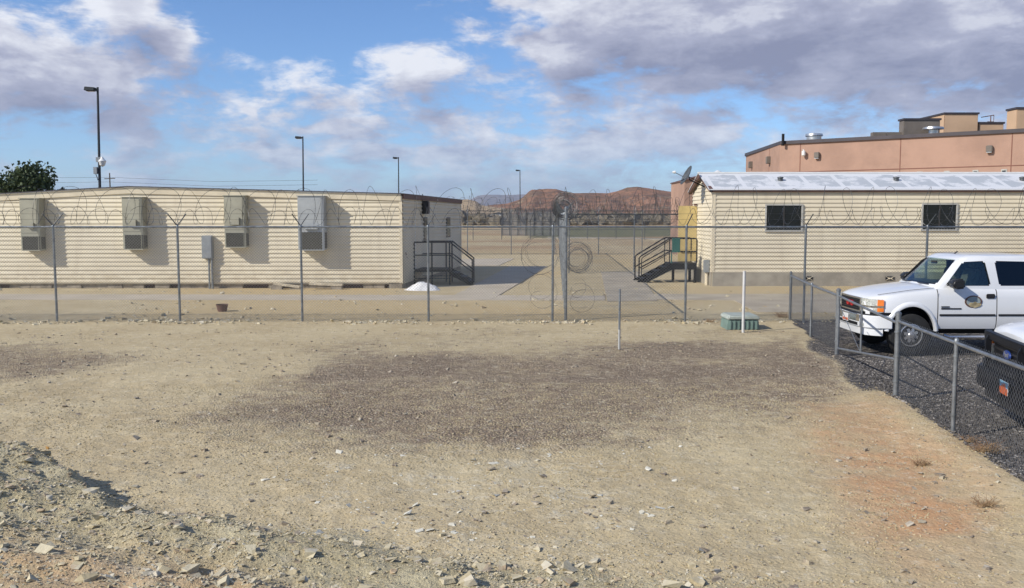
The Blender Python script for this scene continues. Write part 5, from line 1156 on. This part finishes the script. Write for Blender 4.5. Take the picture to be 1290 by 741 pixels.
    stw = MB(); stw.tube([(sp['wx0']-.72+.07*math.sin(a_), .40+.18*math.cos(a_), zB+.06+.16*math.sin(a_)) for a_ in np.linspace(0,2*PI,24,endpoint=False)], .014, 6, closed=True); stw.build('steering_wheel', M['blackplastic'], V0)
    mr = box('rear_view_mirror', (sp['wx1']+.10,-.12,zR-.20),(sp['wx1']+.13,.12,zR-.14), M['blackplastic'], V0, bev=.01)
    for y0_, y1_ in ((.05,.62),(-.62,-.05)):
        MB().tube([(sp['wx0']-.02-.06, y0_, zB+.045),(sp['wx0']-.03, (y0_+y1_)/2, zB+.055),(sp['wx0']-.07, y1_, zB+.05)], .011, 5).build('wiper', M['blackplastic'], V0)
    # ---- doors, sill, mouldings
    for side in (1,-1):
        def sideprof(x0_, x1_, o, name, m, z_lo, z_hi, par):
            w = 1.0*sp['W']; rows = [(w-.045+o,.49+dz),(w-.012+o,.58+dz),(w+o,.76+dz),(w-.004+o,.90+dz*.7),(w-.018+o,zB-.20),(w-.045+o,zB-.08),(w-.083+o,zB-.028)]
            rows = [r_ for r_ in rows if z_lo <= r_[1] <= z_hi]; q = MB(); n = len(rows); vs = []
            for dx in (x0_, x1_):
                for o2 in (0, -.012): vs += [(dx, side*(y+o2), z) for y, z in rows]
            f_ = [(i,i+1,2*n+i+1,2*n+i) for i in range(n-1)] + [(n+i+1,n+i,3*n+i,3*n+i+1) for i in range(n-1)]
            f_ += [(0,2*n,3*n,n),(n-1,2*n-1,4*n-1,3*n-1)]+[(i,n+i,n+i+1,i+1) for i in range(n-1)]+[(2*n+i,2*n+i+1,3*n+i+1,3*n+i) for i in range(n-1)]
            q.add(vs, f_); return q.build(name, m, par, sm=25)
        for (a_, b_) in sp['doors']:
            sideprof(a_-.012, b_+.012, .0025, 'door_seam', M['blackplastic'], 0, 9, V0)
            dr_ = sideprof(a_, b_, .007, 'door', paint, 0, 9, V0)
            hx = a_+.035; hzz = zB-.16; yy = side*(sp['W']-.014); 
            box('handle', (hx-.0,yy+side*.002,hzz-.045),(hx+.17,yy+side*.026,hzz+.045), M['blackplastic'], dr_, bev=.012)
            ys_ = side*(sp['W']+.008); mo = MB().box((a_+.02,ys_,.745+dz),(b_-.02,ys_+side*.012,.782+dz)); mo.build('moulding', M['blackplastic'], dr_, bev=.004)
        rb2 = MB(); rb2.tube([(-.62,side*1.02,.36+dz),(-.72,side*1.05,.33+dz),(-2.9,side*1.05,.33+dz),(-3.0,side*1.02,.36+dz)], .045, 10); rb2.build('running_board', M['chrome'] if sp['chromestep'] else M['blackplastic'], V0)
        # wheel arch flares
        for xw in (0,-WB):
            fl = MB(); vs = []; n = 22; rr = .465
            for k in range(n+1):
                a_ = R(5)+R(170)*k/n; ca, sa = math.cos(a_), math.sin(a_)*1.17
                for r_, y in ((rr-.012,.955),(rr-.012,1.030),(rr+.015,1.038),(rr+.05,1.018),(rr+.07,.985)): vs.append((xw+r_*ca, side*y*sp['W'], .40+dz+r_*sa))
            fl.add(vs, [(k*5+j,k*5+j+1,(k+1)*5+j+1,(k+1)*5+j) for k in range(n) for j in range(4)]); fl.build('wheel_arch', paint, V0, sm=50)
        # mirrors
        mx0 = sp['wx0']-.40; m_ = MB(); m_.prism([(mx0-.12,zB+.0),(mx0+.06,zB-.01),(mx0+.14,zB+.07),(mx0+.10,zB+.17),(mx0-.10,zB+.19)],1,side*.99,side*1.22); mo = m_.build('side_mirror', M['blackplastic'], V0, bev=.03, seg=3)
        MB().tube([(mx0+.05,side*.88,zB+.06),(mx0+.05,side*1.02,zB+.09)], .03, 8).build('mirror_arm', M['blackplastic'], mo)
    # ---- wheels
    for xw in (0,-WB):
        for side in (1,-1):
            y = side*.875*sp['W']; Rt = .415; w_ = MB(); wp = V0
            w_.lathe([(.215,-.115),(.27,-.125),(.34,-.128),(.395,-.11),(Rt,-.085),(Rt,.085),(.395,.11),(.34,.128),(.27,.125),(.215,.115)], (xw,y,Rt), 48, 'y'); wh = w_.build('wheel', M['tyre'], V0, sm=30)
            tr_ = MB()
            for k in range(44):
                a_ = 2*PI*k/44
                for yy in (-.055,.0,.055):
                    aa = a_+yy; c_, s_ = math.cos(aa), math.sin(aa); tr_.add([(xw+(Rt+.004)*c_-.014*s_, y+yy-.022, Rt+(Rt+.004)*s_+.014*c_),(xw+(Rt+.004)*c_+.014*s_, y+yy-.022, Rt+(Rt+.004)*s_-.014*c_),(xw+(Rt+.004)*c_+.014*s_, y+yy+.022, Rt+(Rt+.004)*s_-.014*c_),(xw+(Rt+.004)*c_-.014*s_, y+yy+.022, Rt+(Rt+.004)*s_+.014*c_)],[(0,1,2,3)])
            tr_.build('tread', M['tyre'], wh, sm=0)
            rm = MB(); yo = y+side*.105; rm.lathe([(.218,-.10*side),(.222,.03*side),(.205,.035*side),(.196,.0),(.19,-.09*side),(.02,-.09*side)], (xw,yo,Rt), 36, 'y')
            for k in range(sp['spokes']):
                a_ = 2*PI*k/sp['spokes']+.3; c_, s_ = math.cos(a_), math.sin(a_); t_ = (-s_, c_); q = []
                for r_, wd, oy in ((.055,.035,.02),(.13,.026,.012),(.20,.034,.0)):
                    for sg_ in (1,-1): q.append((xw+r_*c_+t_[0]*wd*sg_, yo+side*oy, Rt+r_*s_+t_[1]*wd*sg_))
                q2 = [(x_, y_-side*.03, z_) for x_, y_, z_ in q]; rm.add(q+q2, [(0,1,3,2),(2,3,5,4),(6,8,9,7),(8,10,11,9),(0,2,8,6),(2,4,10,8),(1,7,9,3),(3,9,11,5)])
            rm.lathe([(.065,-.02*side),(.062,.03*side),(.045,.05*side),(.01,.055*side)], (xw,yo,Rt), 20, 'y'); rm.build('rim', M['alloy'], wh, sm=30)
            MB().lathe([(.185,-.085*side),(.185,-.08*side),(.01,-.08*side)], (xw,yo,Rt), 24, 'y').build('brake_disc', M['blackplastic'], wh)
    # ---- antenna, tail lamps, rear bumper
    MB().tube([(sp['wx0']-.85,-.0,zR-.01),(sp['wx0']-.92,.0,zR+.05)], .012, 6).build('antenna', M['blackplastic'], V0)
    for side in (1,-1): box('tail_lamp', (XB-.02,side*.82,.95+dz),(XB+.10,side*(sp['W']-.01),zB-.06), M['red'], V0, bev=.01)
    box('rear_bumper', (XB-.18,-.90,.50+dz),(XB+.02,.90,.70+dz), M['chrome'], V0, bev=.03)
    box('tailgate', (XB-.012,-.80,.74+dz),(XB-.002,.80,zB-.05), paint, V0, bev=.004)
    return V0
def plate(par, c, ax_, upz, m_w, w=.31, h=.16):
    """licence plate facing local +x: pale sky over red rock, as on the plate in the photo"""
    x, y, z = c; p = box('licence_plate', (x,y-w/2,z-h/2),(x+.006,y+w/2,z+h/2), M['white'], par, bev=.002)
    return p
M['platesky'] = mat('plate_blue', (.22,.48,.68), .4, 0, .05, 4); M['platered'] = mat('plate_orange', (.62,.13,.04), .4, 0, .1, 20)
# hood shut line and badges share this
gm_ = dict(wb=3.65, W=1.0, dz=.05, w=[(-9,.98),(-4.8,1.0),(.2,1.0),(.48,.975),(.64,.93),(.74,.86),(.80,.76)], zt=[(-9,1.34),(-2.9,1.34),(-2.85,1.325),(-.5,1.325),(0,1.27),(.35,1.215),(.60,1.165),(.74,1.115),(.80,1.05)], crown=[(-9,.0),(-2.9,.0),(-2.8,.03),(-.5,.055),(.3,.06),(.65,.05),(.80,.03)],
  belt=1.34, roof=1.965, wx0=-.40, wx1=-.97, cy0=.925, cy1=.77, doors=[(-1.635,-.51),(-2.70,-1.655)], chromestep=True, spokes=8,
  sidewin=[[(-.66,1.375),(-1.04,1.835),(-1.47,1.855),(-1.555,1.375)],[(-1.715,1.375),(-1.66,1.855),(-2.42,1.84),(-2.56,1.375)]])
T1 = build_pickup('white pickup with red grille lettering and a round door seal, parked side-on', gm_)
# front end: grille, headlamps, bumper
def frontmesh(name, pts, m, par, thick=.03, sm=30, bev=.004):
    """panel following the nose: pts are (y, z) with x from the nose curve"""
    return None
def nose_x(y, tab=((.0,.82),(.5,.81),(.76,.775),(.86,.715),(.93,.62),(.975,.50),(1.0,.22))):
    return float(np.interp(abs(y), [t[0] for t in tab], [t[1] for t in tab]))
def nosestrip(name, y0, y1, zlo, zhi, m, par, out=.01, n=14, thick=.04, bev=0, sm=40, taper=0):
    mb = MB(); vs = []
    for k in range(n+1):
        y = y0+(y1-y0)*k/n; e_ = 1e-3; tx = nose_x(y+e_)-nose_x(y-e_); nn_ = Vector((2*e_, -tx, 0)).normalized()
        for z, o in ((zlo,out),(zhi,out-taper),(zhi,out-thick),(zlo,out-thick)): vs.append((nose_x(y)+nn_.x*o, y+nn_.y*o, z))
    mb.add(vs, [(k*4+j,k*4+(j+1)%4,(k+1)*4+(j+1)%4,(k+1)*4+j) for k in range(n) for j in range(4)]+[(0,1,2,3),(n*4+3,n*4+2,n*4+1,n*4)])
    return mb.build(name, m, par, sm=sm, bev=bev)
gr = nosestrip('grille', -.50, .50, .85, 1.085, M['carblack'], T1, .012)
nosestrip('chrome_surround', -.52, .52, 1.083, 1.117, M['chrome'], gr, .022); nosestrip('chrome_surround', -.52, .52, .825, .852, M['chrome'], gr, .022)
for s_ in (1,-1): nosestrip('chrome_surround', s_*.50, s_*.535, .83, 1.11, M['chrome'], gr, .022, n=2)
for z in (.895,.935,.975,1.015,1.055): nosestrip('grille_bar', -.49, .49, z-.006, z+.006, M['blackplastic'], gr, .020, n=8)
def text(s, size, m, par, loc, rot, ext=.006, name='lettering'):
    cu = bpy.data.curves.new('t', 'FONT'); cu.body = s; cu.size = size; cu.extrude = ext; cu.align_x = 'CENTER'; cu.align_y = 'CENTER'; cu.offset = size*.02
    o = bpy.data.objects.new('t', cu); COL.objects.link(o); bpy.context.view_layer.update(); me = bpy.data.meshes.new_from_object(o.evaluated_get(bpy.context.evaluated_depsgraph_get())); bpy.data.objects.remove(o)
    me.materials.clear(); me.materials.append(m); o = link(name, me, par); o.location = Vector(loc)-rootloc(par); o.rotation_euler = rot; return o
text('GMC', .15, M['red'], gr, (.842,0,.965), (PI/2,0,PI/2), .012)
for s_ in (1,-1):
    h_ = nosestrip('headlight', s_*.545, s_*.955, .98, 1.11, M['lens'], T1, .014, taper=.02); nosestrip('turn_signal', s_*.915, s_*.962, .985, 1.10, M['amber'], h_, .022, n=8, taper=.02)
    h_ = nosestrip('headlight', s_*.545, s_*.955, .855, .95, M['lens'], T1, .012); nosestrip('turn_signal', s_*.915, s_*.962, .87, .94, M['amber'], h_, .018, n=8)
    nosestrip('lamp_trim', s_*.54, s_*.965, .95, .98, M['chrome'], T1, .02, n=12); nosestrip('valance', s_*.54, s_*.985, .80, .855, M['carblack'], T1, .02, n=12)
bp_ = nosestrip('front_bumper', -.985, .985, .54, .79, M['carwhite'], T1, .085, n=40, thick=.12, bev=.015); nosestrip('bumper_top', -.97, .97, .791, .813, M['blackplastic'], T1, .06, n=30)
nosestrip('chrome_face', -.62, .62, .65, .785, M['chrome'], bp_, .092, n=16); nosestrip('air_intake', -.55, .55, .565, .625, M['carblack'], bp_, .089, n=12)
nosestrip('air_dam', -.96, .96, .40, .54, M['carwhite'], T1, .05, n=30, thick=.08)
for s_ in (1,-1): nosestrip('fog_lamp', s_*.66, s_*.76, .58, .63, M['lens'], bp_, .094, n=4)
p_ = plate(bp_, (.92,0,.68), 0, 0, 0); box('plate_picture', (.927,-.14,.615),(.929,.14,.665), M['platered'], p_)
# hood shut line, door badges, seal
MB().tube([(-.46,.885,1.333),(0,.875,1.288),(.35,.86,1.235),(.6,.80,1.19)], .005, 5).build('hood_seam', M['blackplastic'], T1)
MB().tube([(-.495,.985,1.25),(-.495,1.004,.81),(-.495,.96,.55)], .004, 4).build('fender_seam', M['blackplastic'], T1)
box('badge', (-.72,1.004,.965),(-.56,1.012,.985), M['blackplastic'], T1); box('badge', (-.95,1.004,.925),(-.56,1.012,.95), M['blackplastic'], T1)
sl_ = MB().lathe([(.01,.0),(.145,.0),(.145,.006),(.01,.006)], (0,0,0), 32, 'y'); sl_.v = [(v[0]*1.15-1.18, 1.0035+v[1], v[2]*.82+1.076) for v in sl_.v]; se = sl_.build('door_seal', M['fascia'], T1)
M['sealtan'] = mat('seal_tan', (.55,.45,.26), .5, 0, .3, 14); M['sealblue'] = mat('seal_grey_blue', (.32,.38,.38), .5, 0, .1, 8)
s2 = MB().lathe([(.01,.0),(.118,.0),(.118,.003),(.01,.003)], (0,0,0), 32, 'y'); s2.v = [(v[0]*1.15-1.18, 1.0105+v[1], v[2]*.82+1.076) for v in s2.v]; s2.build('seal_field', M['sealblue'], se)
MB().prism([(-1.34,1.02),(-1.29,1.055),(-1.26,1.045),(-1.21,1.085),(-1.17,1.05),(-1.13,1.06),(-1.08,1.02),(-1.12,.98),(-1.21,.955),(-1.30,.98)],1,1.0142,1.0165).build('seal_mountain', M['sealtan'], se)
p = G(1147, 446); T1.location = (p.x, p.y+1.0, hz(p.x,p.y)); T1.rotation_euler.z = PI
# ---- the second truck, nose to the fence
fd = dict(gm_); fd.update(wb=3.9, dz=.10, w=[(-9,1.0),(.25,1.0),(.6,.985),(.72,.95),(.78,.90),(.80,.84)], zt=[(-9,1.38),(-2.85,1.38),(-.5,1.41),(0,1.385),(.4,1.34),(.65,1.29),(.76,1.25),(.80,1.20)], crown=[(-9,0),(-2.9,0),(-2.8,.03),(-.5,.07),(.5,.075),(.80,.05)], belt=1.40, roof=2.0, wx0=-.40, wx1=-1.05,
  sidewin=[[(-.80,1.435),(-1.15,1.87),(-1.60,1.89),(-1.63,1.435)],[(-1.77,1.435),(-1.75,1.89),(-2.42,1.87),(-2.56,1.435)]], chromestep=False, spokes=6)
T2 = build_pickup('white truck with black grille guard, nosing up to the low fence at right', fd)
def nose2(y): return float(np.interp(abs(y), [0,.84,.90,.95,.985,1.0], [.815,.805,.78,.72,.58,.2]))
_n1 = nose_x
def nose_x(y, **k): return nose2(y)
gr = nosestrip('grille', -.62, .62, .80, 1.17, M['carblack'], T2, .015)
for z in (.87,.94,1.01,1.08,1.14): nosestrip('grille_bar', -.60, .60, z-.012, z+.012, M['blackplastic'], gr, .03, n=6)
ov = MB().lathe([(.01,0),(.115,0),(.105,.014),(.01,.016)], (0,0,0), 28, 'x'); ov.v = [(.850+v[0], v[1]*1.2, .985+v[2]*.52) for v in ov.v]; o_ = ov.build('oval_badge', M['blue'], gr)
text('Ford', .085, M['silver'], o_, (.868,0,.985), (PI/2,0,PI/2), .002)
for s_ in (1,-1):
    h_ = nosestrip('headlight', s_*.70, s_*.955, .86, 1.02, M['lens'], T2, .02, n=8); nosestrip('turn_signal', s_*.70, s_*.965, 1.035, 1.135, M['amber'], T2, .02, n=8)
# guard: a heavy black frame wrapping the nose and bonnet lip
gd = MB()
for s_ in (1,-1):
    gd.prism([(.86,.55),(.93,.55),(.935,1.10),(.90,1.17),(.86,1.18)],1,s_*.60,s_*.66)
gu = gd.build('grille_guard', M['carblack'], T2, bev=.008)
q = MB()
for zlo, zhi, o_ in ((1.10,1.20,.09),(.74,.82,.10)):
    vs = []; n = 24
    for k in range(n+1):
        y = -.98+1.96*k/n; x = nose2(y); 
        for z, o2 in ((zlo,o_),(zhi,o_-.035*(zlo>1.1)),(zhi,o_-.10),(zlo,o_-.05)): vs.append((x+o2, y, z))
    q.add(vs, [(k*4+j,k*4+(j+1)%4,(k+1)*4+(j+1)%4,(k+1)*4+j) for k in range(n) for j in range(4)]+[(0,1,2,3),(n*4+3,n*4+2,n*4+1,n*4)])
q.build('guard_bar', M['carblack'], gu, bev=.01)
for s_ in (1,-1):
    q = MB(); q.prism([(.55,.72),(.82,.72),(.84,1.15),(.76,1.19),(.68,1.19),(.62,.82)],1,s_*.965,s_*1.005); q.build('guard_wing', M['carblack'], gu, bev=.01)
bp2 = nosestrip('front_bumper', -.99, .99, .46, .73, M['carblack'], T2, .16, n=36, thick=.22, bev=.02); nosestrip('air_dam', -.93, .93, .32, .46, M['blackplastic'], T2, .05, n=20, thick=.08)
q = plate(bp2, (1.0,.42,.64), 0, 0, 0); box('plate_sky', (1.007,.275,.64),(1.009,.565,.72), M['platesky'], q); box('plate_rock', (1.007,.275,.56),(1.0095,.565,.645), M['platered'], q)
MB().prism([(.33,.64),(.37,.685),(.41,.665),(.44,.70),(.49,.685),(.52,.64)],0,1.008,1.0115).build('plate_arch', M['platered'], q)
for s_ in (1,-1): MB().tube([(.98,s_*.3,.54),(1.05,s_*.3,.54)], .03, 8).build('tow_hook', M['blackplastic'], bp2)
hd = math.atan2(.20, -.98)
c_ = Vector((6.22, 11.45, 0)); T2.location = (c_.x-math.cos(hd)*.90, c_.y-math.sin(hd)*.90, -.05); T2.rotation_euler.z = hd
# ------------------------------------------------------------------ air
if HAZE:
    hb = MB().box((-9500,-300,-3.5),(9500,8600,240)); m = bpy.data.materials.new('air_haze'); m.use_nodes = True; t = m.node_tree; t.nodes.clear(); o = N(t, 'ShaderNodeOutputMaterial'); pv = N(t, 'ShaderNodeVolumePrincipled'); pv.inputs['Color'].default_value = (.55,.70,1,1); pv.inputs['Density'].default_value = HAZE; pv.inputs['Anisotropy'].default_value = .2; L(t, pv.outputs[0], o.inputs['Volume'])
    hzo = hb.build('haze', m, sm=0); tag(hzo, kind='stuff')
